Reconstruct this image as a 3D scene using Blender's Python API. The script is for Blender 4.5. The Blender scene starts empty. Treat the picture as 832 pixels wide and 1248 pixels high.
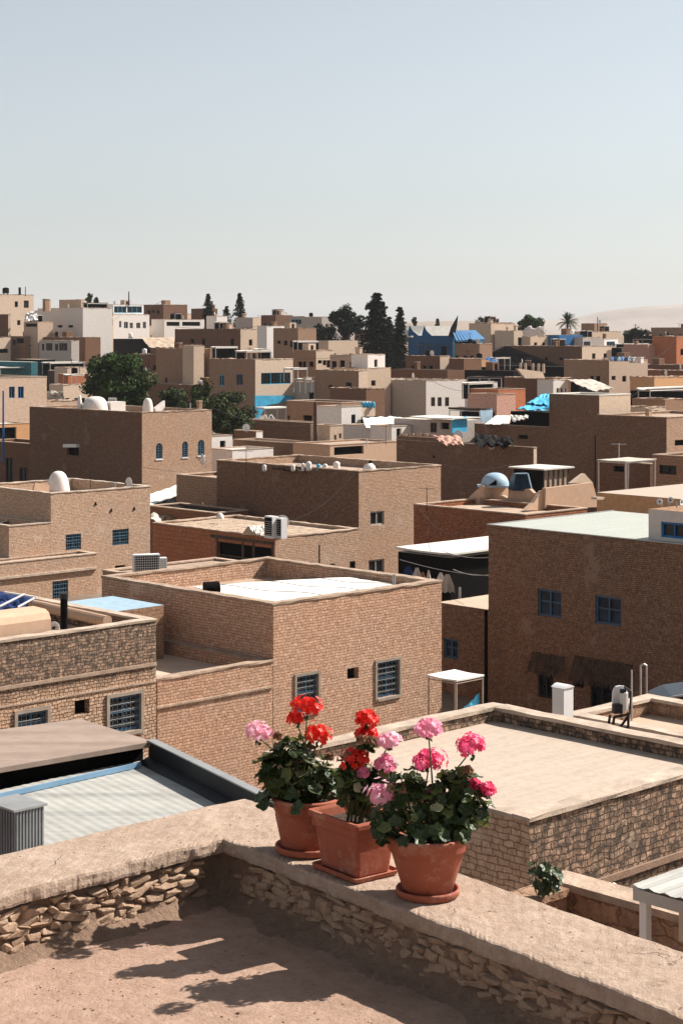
import bpy, bmesh, math, random
import numpy as np
from mathutils import Vector, noise
random.seed(7)
PI = math.pi
F, CX, HY = 2200.0, 416.0, 405.0
UX, UY = 0.7203, 0.6937            # the town's street grid: u runs right and away, v left and away
ANG = math.atan2(UY, UX)
scene = bpy.context.scene
C = scene.collection

def WD(px, py, D): return Vector(((px-CX)/F*D, D, -(py-HY)/F*D))
def WZ(px, py, z):
    D = -z*F/(py-HY); return Vector(((px-CX)/F*D, D, z))
def ground(x, y):
    pts = [(-60,-17),(250,-16.5),(300,-15),(360,-12),(420,-8),(520,-3),(700,-1.5),(1000,-6),(3000,-25),(14000,-40)]
    d = y
    if d <= pts[0][0]: return pts[0][1]
    for (a, za), (b, zb) in zip(pts, pts[1:]):
        if d <= b:
            t = (d-a)/(b-a); return za+(zb-za)*t
    return -40

# ------------------------------------------------------------------ materials
MATS = {}
def nodes_of(name):
    m = bpy.data.materials.new(name); m.use_nodes = True
    nt = m.node_tree; b = nt.nodes['Principled BSDF']
    return m, nt, b
def N(nt, t, **kw):
    n = nt.nodes.new(t)
    for k, v in kw.items():
        if k in n.inputs: n.inputs[k].default_value = v
        else: setattr(n, k, v)
    return n
def c4(c): return (c[0], c[1], c[2], 1)
def mixc(nt, fac, a, b, mode='MIX'):
    n = nt.nodes.new('ShaderNodeMix'); n.data_type = 'RGBA'; n.blend_type = mode
    for sock, v in ((n.inputs[0], fac), (n.inputs[6], a), (n.inputs[7], b)):
        if isinstance(v, bpy.types.NodeSocket): nt.links.new(v, sock)
        elif isinstance(v, (tuple, list)): sock.default_value = c4(v)
        else: sock.default_value = v
    return n.outputs[2]
def ramp(nt, src, p0, p1, c0=(0,0,0), c1=(1,1,1)):
    r = nt.nodes.new('ShaderNodeValToRGB'); e = r.color_ramp.elements
    e[0].position = p0; e[1].position = p1; e[0].color = c4(c0); e[1].color = c4(c1)
    nt.links.new(src, r.inputs[0]); return r.outputs[0]
def plain(name, col, rough=.85, metal=0.0, var=.12, scale=3.0, bump=.0, spec=.25):
    """painted / plaster / cloth surface with mottling and a little relief"""
    if name in MATS: return MATS[name]
    if max(col) > .3: col = tuple(q*.87 for q in col)
    m, nt, b = nodes_of(name)
    tc = N(nt, 'ShaderNodeTexCoord')
    n1 = N(nt, 'ShaderNodeTexNoise', Scale=scale, Detail=6.0, Roughness=.65)
    nt.links.new(tc.outputs['Object'], n1.inputs['Vector'])
    lo = tuple(max(0, c*(1-var*1.6)) for c in col); hi = tuple(min(1, c*(1+var)) for c in col)
    out = mixc(nt, ramp(nt, n1.outputs['Fac'], .32, .68), lo, hi)
    oi = N(nt, 'ShaderNodeObjectInfo')
    out = mixc(nt, 1., out, ramp(nt, oi.outputs['Random'], 0, 1, (.88,.87,.86), (1.08,1.08,1.09)), 'MULTIPLY')
    nt.links.new(out, b.inputs['Base Color'])
    b.inputs['Roughness'].default_value = rough; b.inputs['Metallic'].default_value = metal
    b.inputs['Specular IOR Level'].default_value = spec
    if bump:
        n2 = N(nt, 'ShaderNodeTexNoise', Scale=scale*9, Detail=4.0)
        nt.links.new(tc.outputs['Object'], n2.inputs['Vector'])
        bp = N(nt, 'ShaderNodeBump', Strength=.6, Distance=bump)
        nt.links.new(n2.outputs['Fac'], bp.inputs['Height']); nt.links.new(bp.outputs[0], b.inputs['Normal'])
    MATS[name] = m; return m
def brick(name, c1, c2, mortar, w=.26, h=.125, msize=.013, warp=.035, band=.35, bandcol=(.10,.075,.055), bump=.03, lump=.5, bandpos=.9):
    if name in MATS: return MATS[name]
    m, nt, b = nodes_of(name); L = nt.links.new
    uv = N(nt, 'ShaderNodeUVMap'); tc = N(nt, 'ShaderNodeTexCoord')
    # wobble of the hand laid courses
    nz = N(nt, 'ShaderNodeTexNoise', Scale=2.2, Detail=3.0); L(uv.outputs[0], nz.inputs['Vector'])
    nz2 = N(nt, 'ShaderNodeTexNoise', Scale=11.0, Detail=2.0); L(uv.outputs[0], nz2.inputs['Vector'])
    s1 = N(nt, 'ShaderNodeVectorMath', operation='SUBTRACT'); L(nz.outputs['Color'], s1.inputs[0]); s1.inputs[1].default_value = (.5,.5,.5)
    s1b = N(nt, 'ShaderNodeVectorMath', operation='SCALE'); L(s1.outputs[0], s1b.inputs[0]); s1b.inputs['Scale'].default_value = warp*3
    s2 = N(nt, 'ShaderNodeVectorMath', operation='SUBTRACT'); L(nz2.outputs['Color'], s2.inputs[0]); s2.inputs[1].default_value = (.5,.5,.5)
    s2b = N(nt, 'ShaderNodeVectorMath', operation='SCALE'); L(s2.outputs[0], s2b.inputs[0]); s2b.inputs['Scale'].default_value = warp*1.3
    a1 = N(nt, 'ShaderNodeVectorMath', operation='ADD'); L(uv.outputs[0], a1.inputs[0]); L(s1b.outputs[0], a1.inputs[1])
    a2 = N(nt, 'ShaderNodeVectorMath', operation='ADD'); L(a1.outputs[0], a2.inputs[0]); L(s2b.outputs[0], a2.inputs[1])
    br = N(nt, 'ShaderNodeTexBrick'); br.offset = .5; br.squash = .8; br.squash_frequency = 3
    br.inputs['Color1'].default_value = c4(c1); br.inputs['Color2'].default_value = c4(c2); br.inputs['Mortar'].default_value = c4(mortar)
    br.inputs['Scale'].default_value = 1; br.inputs['Mortar Size'].default_value = msize; br.inputs['Mortar Smooth'].default_value = .45
    br.inputs['Brick Width'].default_value = w; br.inputs['Row Height'].default_value = h; br.inputs['Bias'].default_value = -.1
    L(a2.outputs[0], br.inputs['Vector'])
    # large patches and fine grime
    n3 = N(nt, 'ShaderNodeTexNoise', Scale=.35, Detail=6.0, Roughness=.7); L(tc.outputs['Object'], n3.inputs['Vector'])
    n4 = N(nt, 'ShaderNodeTexNoise', Scale=7.0, Detail=6.0, Roughness=.75); L(tc.outputs['Object'], n4.inputs['Vector'])
    col = mixc(nt, ramp(nt, n3.outputs['Fac'], .3, .72), br.outputs['Color'], (1.1,.96,.86), 'MULTIPLY')
    dk = mixc(nt, ramp(nt, n4.outputs['Fac'], .38, .62), (.66,.62,.58), (1.08,1.06,1.04))
    col = mixc(nt, 1.0, col, dk, 'MULTIPLY')
    # patches of smooth render left by repairs
    n7 = N(nt, 'ShaderNodeTexNoise', Scale=.55, Detail=4.0, Roughness=.55); L(tc.outputs['Object'], n7.inputs['Vector'])
    rp = ramp(nt, n7.outputs['Fac'], .635, .650, (0,0,0), (.75,.75,.75))
    col = mixc(nt, rp, col, tuple(q*.92 for q in c1))
    # soot and damp along the wall head, ragged lower edge
    mp = N(nt, 'ShaderNodeSeparateXYZ'); L(tc.outputs['Generated'], mp.inputs[0])
    n5 = N(nt, 'ShaderNodeTexNoise', Scale=1.6, Detail=7.0, Roughness=.75); L(tc.outputs['Object'], n5.inputs['Vector'])
    ad = N(nt, 'ShaderNodeMath', operation='MULTIPLY_ADD'); L(n5.outputs['Fac'], ad.inputs[0]); ad.inputs[1].default_value = .22; L(mp.outputs[2], ad.inputs[2])
    bandf = ramp(nt, ad.outputs[0], bandpos+.10, bandpos+.17)
    n6 = N(nt, 'ShaderNodeTexNoise', Scale=5.5, Detail=3.0, Roughness=.6); L(tc.outputs['Object'], n6.inputs['Vector'])
    pt = N(nt, 'ShaderNodeMath', operation='MULTIPLY'); L(bandf, pt.inputs[0]); L(ramp(nt, n6.outputs['Fac'], .38, .6, (.25,.25,.25)), pt.inputs[1])
    mm = N(nt, 'ShaderNodeMath', operation='MULTIPLY'); L(pt.outputs[0], mm.inputs[0]); mm.inputs[1].default_value = band
    col = mixc(nt, mm.outputs[0], col, bandcol)
    oi = N(nt, 'ShaderNodeObjectInfo')
    col = mixc(nt, 1., col, ramp(nt, oi.outputs['Random'], 0, 1, (.93,.91,.90), (1.07,1.08,1.09)), 'MULTIPLY')
    L(col, b.inputs['Base Color'])
    b.inputs['Roughness'].default_value = .95; b.inputs['Specular IOR Level'].default_value = .1
    inv = N(nt, 'ShaderNodeMath', operation='SUBTRACT'); inv.inputs[0].default_value = 1; L(br.outputs['Fac'], inv.inputs[1])
    mul = N(nt, 'ShaderNodeMath', operation='MULTIPLY_ADD'); L(n4.outputs['Fac'], mul.inputs[0]); mul.inputs[1].default_value = lump*2; L(inv.outputs[0], mul.inputs[2])
    bp = N(nt, 'ShaderNodeBump', Strength=1.0, Distance=bump); L(mul.outputs[0], bp.inputs['Height']); L(bp.outputs[0], b.inputs['Normal'])
    MATS[name] = m; return m

M = {}
M['brick']  = brick('tan_brick', (.60,.415,.305), (.455,.305,.22), (.27,.175,.122), w=.20, h=.105, msize=.010, bump=.035)
M['brickb'] = brick('buff_brick', (.58,.435,.33), (.46,.335,.248), (.29,.205,.15), w=.21, h=.095, msize=.009)
M['brickd'] = brick('brown_and_shade_brick', (.265,.175,.125), (.175,.112,.079), (.105,.068,.05), w=.23, h=.085, msize=.010, band=.55)  # own brown of dark houses, and painted shade on left walls
M['brickr'] = brick('red_brown_brick', (.40,.19,.11), (.26,.115,.066), (.13,.07,.045), w=.24, h=.11, band=.3)
M['stone']  = brick('rubble_stone', (.62,.46,.345), (.42,.295,.21), (.17,.115,.08), w=.165, h=.10, msize=.013, warp=.05, band=.95, bandcol=(.085,.065,.052), bump=.07, bandpos=.80)
M['mud']    = brick('mud_render', (.35,.24,.17), (.31,.21,.148), (.25,.168,.118), w=.5, h=.2, warp=.1, band=.3, bump=.03)
M['mudd']   = brick('dark_mud_render', (.20,.12,.082), (.175,.105,.072), (.14,.085,.058), w=.5, h=.2, warp=.1, band=.3, bump=.03)
M['terra']  = brick('terracotta_render', (.47,.20,.11), (.40,.165,.09), (.33,.14,.08), w=.5, h=.25, warp=.08, band=.25, bandcol=(.2,.1,.07), bump=.02)
M['cream']  = plain('cream_plaster', (.60,.46,.34), bump=.02)
M['peach']  = plain('peach_plaster', (.56,.37,.25), var=.06, bump=.01)
M['beige']  = plain('beige_plaster', (.52,.38,.28), bump=.02)
M['orange'] = plain('orange_plaster', (.60,.33,.16), bump=.02)
M['grey']   = plain('grey_and_shade_plaster', (.42,.37,.33), bump=.02)  # grey walls, and a shaded copy of the white plasters
M['greyw']  = plain('off_white_plaster', (.68,.63,.58), bump=.01, var=.08)
M['white']  = plain('white_plaster', (.78,.72,.66), bump=.01, var=.08)
M['whitep'] = plain('white_paint', (.80,.79,.76), rough=.5, var=.05)
M['deck']   = plain('roof_screed', (.50,.375,.275), scale=.8, bump=.01, var=.10)
M['deckd']  = plain('dusty_roof', (.42,.31,.23), scale=.9, bump=.015, var=.18)
M['deckw']  = plain('whitewashed_roof', (.66,.64,.58), scale=1.2, var=.12, bump=.01)
M['cop']    = plain('worn_coping', (.44,.32,.235), scale=2.5, var=.22, bump=.03)
M['copl']   = plain('pale_coping', (.52,.41,.32), scale=2.5, var=.2, bump=.02)
M['sheet']  = plain('white_canvas', (.74,.71,.64), var=.08, scale=1.0, bump=.006)
M['sheetb'] = plain('dirty_canvas', (.56,.50,.42), var=.25, scale=1.2, bump=.006)
M['black']  = plain('black_cloth', (.008,.007,.007), var=.3, spec=.1)
M['dark']   = plain('black_and_shade', (.005,.0045,.004), var=.3, spec=.05)  # black things, and painted shade inside openings and under roofs
M['darkb']  = plain('dark_brown_felt', (.045,.030,.024), var=.3, spec=.1)
M['blue']   = plain('blue_paint', (.018,.075,.14), rough=.5, var=.2, spec=.4)
M['bluel']  = plain('pale_blue_paint', (.36,.50,.60), rough=.5, var=.1)
M['frameg'] = plain('grey_brown_trim', (.29,.235,.185), var=.15, bump=.01)
M['greym']  = plain('grey_iron_bars', (.24,.25,.25), rough=.6, var=.2)
M['bluem']  = plain('worn_blue_bars', (.12,.25,.34), rough=.6, var=.2)
M['gutter'] = plain('faded_blue_gutter', (.20,.35,.50), rough=.5, var=.12)
M['cobalt'] = plain('cobalt_paint', (.010,.13,.33), rough=.6, var=.2)
M['sky']    = plain('turquoise_tarp', (.07,.42,.66), rough=.5, var=.15, scale=1.2)
M['bluet']  = plain('blue_roof_tiles', (.11,.28,.52), rough=.6, var=.25, scale=4)
M['navy']   = plain('navy_cloth', (.012,.03,.11), var=.3)
M['teal']   = plain('teal_curtain', (.03,.13,.15), var=.4)
M['wood']   = plain('weathered_wood', (.085,.055,.038), var=.4, scale=5)
M['woodl']  = plain('pale_wood', (.50,.38,.27), var=.15, scale=5)
M['metal']  = plain('galvanised_metal', (.45,.45,.44), rough=.45, metal=.5, var=.12)
M['metald'] = plain('black_metal', (.02,.02,.022), rough=.5, metal=.2, var=.3)
M['steel']  = plain('pale_steel_tube', (.50,.47,.44), rough=.5, metal=.3)
M['glass']  = plain('dark_glass', (.006,.010,.014), rough=.25, var=.4, spec=.25, scale=2)
M['glassb'] = plain('blue_glass', (.010,.028,.055), rough=.3, var=.5, spec=.12, scale=1.5)
M['acw']    = plain('white_casing', (.72,.71,.69), rough=.4, var=.03)
M['pink']   = plain('pink_rubble', (.58,.33,.25), var=.3, scale=6)
M['skin']   = plain('clay_jar', (.30,.13,.07), var=.2)
M['roofm']  = plain('brown_metal_roof', (.28,.20,.155), rough=.7, metal=.0, var=.16, scale=1.3)
M['leaf']   = plain('dark_foliage', (.034,.060,.018), var=.75, scale=1.1, rough=.8, spec=.05)
M['leafl']  = plain('olive_foliage', (.055,.075,.03), var=.7, scale=1.4, rough=.8, spec=.05)
M['conif']  = plain('conifer_needles', (.016,.026,.014), var=.6, scale=1.2, rough=.9, spec=.05)
M['bark']   = plain('bark', (.09,.06,.04), var=.4, scale=6)
M['hill']   = plain('dry_hillside', (.30,.24,.19), var=.2, scale=.004)
M['earth']  = plain('street_earth', (.20,.145,.105), var=.3, scale=.1, bump=.02)

# ------------------------------------------------------------------ mesh helpers
class MB:
    def __init__(s): s.v = []; s.f = []; s.mi = []; s.cur = 0
    def face(s, pts):
        n = len(s.v); s.v += [tuple(p) for p in pts]; s.f.append(tuple(range(n, n+len(pts)))); s.mi.append(s.cur)
    def raw(s, vs, fs):
        n = len(s.v); s.v += [tuple(p) for p in vs]
        for f in fs: s.f.append(tuple(i+n for i in f)); s.mi.append(s.cur)
    def box(s, x0, y0, z0, x1, y1, z1, fn=None):
        vs = [(x, y, z) for z in (z0, z1) for x, y in ((x0,y0),(x1,y0),(x1,y1),(x0,y1))]
        if fn: vs = [fn(*p) for p in vs]
        s.raw(vs, [(0,3,2,1),(4,5,6,7),(0,1,5,4),(1,2,6,5),(2,3,7,6),(3,0,4,7)])
    def tube(s, p0, p1, r0, r1=None, n=8, caps=True):
        p0 = Vector(p0); p1 = Vector(p1); r1 = r0 if r1 is None else r1
        d = (p1-p0).normalized(); a = d.orthogonal().normalized(); b = d.cross(a)
        vs = []
        for p, r in ((p0, r0), (p1, r1)):
            for i in range(n):
                t = 2*PI*i/n; vs.append(p+a*(r*math.cos(t))+b*(r*math.sin(t)))
        fs = [(i, (i+1)%n, n+(i+1)%n, n+i) for i in range(n)]
        if caps: fs += [tuple(range(n))[::-1], tuple(range(n, 2*n))]
        s.raw(vs, fs)
    def path(s, pts, r, n=6, r1=None):
        k = len(pts)-1
        for i in range(k):
            ra = r if r1 is None else r+(r1-r)*i/k; rb = r if r1 is None else r+(r1-r)*(i+1)/k
            s.tube(pts[i], pts[i+1], ra, rb, n)
    def lathe(s, prof, n=28, c=(0,0,0), sq=None):
        vs = []
        for r, z in prof:
            for i in range(n):
                t = 2*PI*i/n; vs.append((c[0]+r*math.cos(t), c[1]+r*math.sin(t), c[2]+z))
        fs = []
        for k in range(len(prof)-1):
            for i in range(n):
                j = (i+1)%n; fs.append((k*n+i, k*n+j, (k+1)*n+j, (k+1)*n+i))
        s.raw(vs, fs)
    def prism(s, poly, z0, z1):
        n = len(poly)
        vs = [(p[0], p[1], z0) for p in poly]+[(p[0], p[1], z1) for p in poly]
        s.raw(vs, [tuple(range(n))[::-1], tuple(range(n, 2*n))]+[(i, (i+1)%n, n+(i+1)%n, n+i) for i in range(n)])
    def extr(s, poly, off):
        """polygon of 3D points extruded by a vector"""
        n = len(poly); off = Vector(off)
        vs = [Vector(p) for p in poly]+[Vector(p)+off for p in poly]
        s.raw(vs, [tuple(range(n))[::-1], tuple(range(n, 2*n))]+[(i, (i+1)%n, n+(i+1)%n, n+i) for i in range(n)])
    def build(s, name, mat, parent=None, smooth=False, loc=None, rz=0):
        me = bpy.data.meshes.new(name); me.from_pydata(s.v, [], s.f)
        mats = mat if isinstance(mat, list) else [mat]
        for m in mats: me.materials.append(M[m] if isinstance(m, str) else m)
        if len(mats) > 1: me.polygons.foreach_set('material_index', s.mi)
        me.update()
        uvl = me.uv_layers.new(name='UVMap')
        co = np.empty(len(me.vertices)*3); me.vertices.foreach_get('co', co); co = co.reshape(-1, 3)
        li = np.empty(len(me.loops), dtype=np.int32); me.loops.foreach_get('vertex_index', li)
        nr = np.empty(len(me.polygons)*3); me.polygons.foreach_get('normal', nr); nr = np.abs(nr.reshape(-1, 3))
        lt = np.empty(len(me.polygons), dtype=np.int32); me.polygons.foreach_get('loop_total', lt)
        ln = np.repeat(nr, lt, axis=0); p = co[li]
        u = np.where(ln[:,2] > .7, p[:,0], np.where(ln[:,0] > ln[:,1], p[:,1]+37.3, p[:,0]))
        v = np.where(ln[:,2] > .7, p[:,1], p[:,2])
        uvl.data.foreach_set('uv', np.stack([u, v], 1).ravel().astype(np.float32))
        if smooth: me.polygons.foreach_set('use_smooth', [True]*len(me.polygons))
        o = bpy.data.objects.new(name, me); C.objects.link(o)
        if parent: o.parent = parent
        if loc is not None: o.location = loc
        if rz: o.rotation_euler = (0, 0, rz)
        return o
LABELS = {}
def tag(o, label, cat, group=None):
    LABELS[label] = LABELS.get(label, 0)+1
    if LABELS[label] > 1 and not group: print('DUPLICATE LABEL', label)
    if not 4 <= len(label.split()) <= 16: print('LABEL LENGTH', len(label.split()), label)
    o['label'] = label; o['category'] = cat
    if group: o['group'] = group
    return o
def thing(name, label, cat, loc, rz=0, group=None):
    o = bpy.data.objects.new(name, None); C.objects.link(o); o.location = loc; o.rotation_euler = (0, 0, rz)
    return tag(o, label, cat, group)
def structure(o): o['kind'] = 'structure'; return o

# ------------------------------------------------------------------ houses
def solve(Nw, px, dx, dy):
    k = (px-CX)/F
    den = dx-k*dy
    return (k*Nw.y-Nw.x)/den
def window(root, fn, s0, s1, z0, z1, style):
    """window set in the hole s0..s1, z0..z1 of a wall face; fn maps (s, depth, z) to the house's own axes"""
    w, h = s1-s0, z1-z0
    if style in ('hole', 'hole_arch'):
        m = MB(); m.box(s0-.02, .26, z0-.02, s1+.02, .30, z1+.02, fn); return m.build('opening', 'dark', root)  # near black plate paints the unlit room behind the hole
    fm = {'blue':'blue','bluebar':'blue','arch':'blue','wood':'wood','white':'whitep','lite':'steel','green':'metald','cobalt':'cobalt','turq':'sky','surr':'blue'}[style]
    t = min(.09, w*.13)
    f = MB(); d0, d1 = .07, .14
    f.box(s0, d0, z0, s0+t, d1, z1, fn); f.box(s1-t, d0, z0, s1, d1, z1, fn)
    f.box(s0+t, d0, z0, s1-t, d1, z0+t, fn); f.box(s0+t, d0, z1-t, s1-t, d1, z1, fn)
    if w > .5:
        nm = 2 if w > 2.2 else 1
        for i in range(nm):
            sc = s0+w*(i+1)/(nm+1); f.box(sc-t*.4, d0+.005, z0+t, sc+t*.4, d1-.005, z1-t, fn)
        if h > .6 and style in ('blue','bluebar','surr'):
            zc = z0+h*.55; f.box(s0+t, d0+.008, zc-t*.3, s1-t, d1-.008, zc+t*.3, fn)
    win = f.build('window', fm, root)
    p = MB(); p.box(s0+.01, .15, z0+.01, s1-.01, .18, z1-.01, fn); p.build('pane', 'glassb' if style == 'blue' else 'glass', win)
    if style in ('bluebar', 'surr', 'arch'):
        g = MB(); n = max(2, int(w/.16)); k = max(2, int(h/.2))
        for i in range(1, n):
            sc = s0+w*i/n; g.tube(fn(sc, .04, z0+.02), fn(sc, .04, z1-.02), .009 if style != 'surr' else .005, n=5)
        for i in range(1, k):
            zc = z0+h*i/k+random.uniform(-.02,.02); g.tube(fn(s0+.02, .035, zc), fn(s1-.02, .035, zc), .009, n=5)
        if style == 'surr':
            for i in range(1, k):
                zc = z0+h*i/k
                for j in range(n):
                    sc = s0+w*(j+.5)/n; r = w/n*.32
                    pts = [fn(sc+r*math.cos(q*PI/3), .03, zc+r*math.sin(q*PI/3)) for q in range(7)]
                    g.path(pts, .004, n=4)
        g.build('grille', 'bluem' if style != 'surr' else 'greym', win)
    if style == 'surr':
        r = MB(); q = .11; a = -.05
        r.box(s0-q, a, z0-q, s0-.003, .05, z1+q, fn); r.box(s1+.003, a, z0-q, s1+q, .05, z1+q, fn)
        r.box(s0-.003, a, z1+.003, s1+.003, .05, z1+q, fn); r.box(s0-.003, a-.03, z0-q, s1+.003, .05, z0-.003, fn)
        r.build('surround', 'frameg', win)
    if style == 'arch':
        r = MB(); r.box(s0-.05, -.06, z0-.12, s1+.05, .05, z0-.003, fn); r.build('sill', 'whitep', win)
    return win
HOUSES = []
def house(label, x, y, D, xl, xr, mat, b=7., a=7., win=(), drop=.5, th=.28, deck='deck', cop='cop', name='brick_house', cat='house', rot=0, z=None, base=None, jit=.0, auto=False):
    """x, y: where the top of the corner nearest the viewer shows; D: metres away; xl / xr: where the ends of its two visible faces show"""
    Nw = WD(x, y, D) if z is None else WZ(x, y, z)
    an = ANG+rot; ux, uy = math.cos(an), math.sin(an)
    if xl is not None: b = solve(Nw, xl, -uy, ux)
    if xr is not None: a = solve(Nw, xr, ux, uy)
    a = max(.4, min(a, 60)); b = max(.4, min(b, 60))
    g = ground(Nw.x, Nw.y)-1.0 if base is None else base
    h = Nw.z-g
    root = thing(name, label, cat, (Nw.x, Nw.y, g), an)
    fR = lambda s, d, zz: (s, d, zz)
    fL = lambda s, d, zz: (d, s, zz)
    wh = {'R': [], 'L': []}
    if auto and not win:
        rr = random.Random(int(abs(x)*7+abs(y)*13)); win = []
        for side, lim in (('R', xr), ('L', xl)):
            if lim is None or abs(lim-x) < 16: continue
            lo, hi = min(lim, x)+3, max(lim, x)-3; k = rr.choice((1,2,2,3)); w_ = .75/D*F; yy = y+rr.uniform(1.5, 2.6)/D*F
            for q in range(k):
                cx_ = lo+(hi-lo)*(q+rr.uniform(.25,.75))/k; h_ = rr.choice((.6,.9,1.3))/D*F; win.append((side, cx_-w_/2, yy, cx_+w_/2, yy+h_, 'hole'))
    for w in win:
        side, x0, y0, x1, y1, st = w
        if side == 'R': ss = [solve(Nw, q, ux, uy) for q in (x0, x1)]; dep = Nw.y+uy*sum(ss)/2
        else: ss = sorted(solve(Nw, q, -uy, ux) for q in (x0, x1)); dep = Nw.y+ux*sum(ss)/2
        za = -(y1-HY)/F*dep-g; zb = -(y0-HY)/F*dep-g
        lim = (a if side == 'R' else b)-.15
        ss = [max(.12, ss[0]), min(lim, ss[1])]; zb = min(zb, h-.1)
        if ss[1]-ss[0] < .1: continue
        wh[side].append((ss[0], ss[1], za, zb, st))
    m = MB()
    for side, fn, L in (('R', fR, a), ('L', fL, b)):
        hs = wh[side]; m.cur = 1 if side == 'L' and isinstance(mat, list) else 0  # second mat mostly darkens the left wall, shade put into its colour
        sb = sorted(set([0, L]+[q for hh in hs for q in hh[:2]])); zb = sorted(set([0, h]+[q for hh in hs for q in hh[2:4]]))
        for i in range(len(sb)-1):
            for j in range(len(zb)-1):
                cs, cz = (sb[i]+sb[i+1])/2, (zb[j]+zb[j+1])/2
                if any(hh[0] < cs < hh[1] and hh[2] < cz < hh[3] for hh in hs): continue
                m.face([fn(sb[i], 0, zb[j]), fn(sb[i+1], 0, zb[j]), fn(sb[i+1], 0, zb[j+1]), fn(sb[i], 0, zb[j+1])])
        for (s0, s1, z0, z1, st) in hs:
            d = .3
            m.face([fn(s0,0,z0), fn(s0,d,z0), fn(s0,d,z1), fn(s0,0,z1)]); m.face([fn(s1,0,z0), fn(s1,d,z0), fn(s1,d,z1), fn(s1,0,z1)])
            m.face([fn(s0,0,z0), fn(s1,0,z0), fn(s1,d,z0), fn(s0,d,z0)]); m.face([fn(s0,0,z1), fn(s1,0,z1), fn(s1,d,z1), fn(s0,d,z1)])
            if st == 'arch' or st == 'hole_arch':
                w_ = s1-s0; r = w_/2; zc = z1-r
                for sg in (0, 1):
                    pts = [fn(s0 if sg == 0 else s1, .004, z1)]
                    for q in range(7):
                        t = PI/2*q/6
                        pts.append(fn(s0+r-r*math.sin(t) if sg == 0 else s1-r+r*math.sin(t), .004, zc+r*math.cos(t)))
                    pts.append(fn(s0 if sg == 0 else s1, .004, zc))
                    m.face(pts)
    m.cur = 0
    m.face([(a,0,0),(a,b,0),(a,b,h),(a,0,h)]); m.face([(0,b,0),(a,b,0),(a,b,h),(0,b,h)])
    dz = h-drop
    t = th
    if drop > .02:
        m.face([(t,t,dz),(t,b-t,dz),(t,b-t,h),(t,t,h)]); m.face([(a-t,t,dz),(a-t,b-t,dz),(a-t,b-t,h),(a-t,t,h)])
        m.face([(t,t,dz),(a-t,t,dz),(a-t,t,h),(t,t,h)]); m.face([(t,b-t,dz),(a-t,b-t,dz),(a-t,b-t,h),(t,b-t,h)])
    m.build('wall', mat, root)
    r = MB()
    if drop > .02: r.box(t, t, dz-.15, a-t, b-t, dz)
    else: r.box(0.003, 0.003, h-.1, a-.003, b-.003, h+.01)
    r.build('roof', deck, root)
    if drop > .02:
        # coping: a worn ring on the wall head
        c = MB(); o, ct = .035, .07
        def seg(p0, p1, w, flat):
            n = max(1, int((Vector(p1)-Vector(p0)).length/.45)) if jit else 1
            ring = []
            for i in range(n+1):
                q = i/n; px_, py_ = p0[0]+(p1[0]-p0[0])*q, p0[1]+(p1[1]-p0[1])*q
                j = (lambda: random.uniform(-jit, jit))
                if flat == 'x': ring.append([(px_, py_-w[0]+j(), h+.002), (px_, py_-w[0]+j(), h+ct+j()), (px_, py_+w[1]+j(), h+ct+j()), (px_, py_+w[1]+j(), h+.002)])
                else: ring.append([(px_-w[0]+j(), py_, h+.002), (px_-w[0]+j(), py_, h+ct+j()), (px_+w[1]+j(), py_, h+ct+j()), (px_+w[1]+j(), py_, h+.002)])
            vs = [p for rr in ring for p in rr]; fs = []
            for i in range(n):
                for k in range(4): fs.append((i*4+k, i*4+(k+1)%4, (i+1)*4+(k+1)%4, (i+1)*4+k))
            fs += [(0,1,2,3), (n*4, n*4+3, n*4+2, n*4+1)]
            c.raw(vs, fs)
        seg((-o,0), (a+o,0), (o,t+o), 'x'); seg((-o,b), (a+o,b), (t+o,o), 'x')
        seg((0,t+o+.002), (0,b-t-o-.002), (o,t+o), 'y'); seg((a,t+o+.002), (a,b-t-o-.002), (t+o,o), 'y')
        c.build('coping', cop, root)
    for side, fn in (('R', fR), ('L', fL)):
        for hh in wh[side]: window(root, fn, *hh)
    H = dict(root=root, N=Nw, a=a, b=b, u=Vector((ux,uy,0)), v=Vector((-uy,ux,0)), top=Nw.z, deck=Nw.z-drop, label=label, h=h, g=g)
    HOUSES.append(H); return H
def on(H, s, t, dz=0): return H['N']+H['u']*s+H['v']*t+Vector((0,0,dz-(H['top']-H['deck'])))

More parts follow.
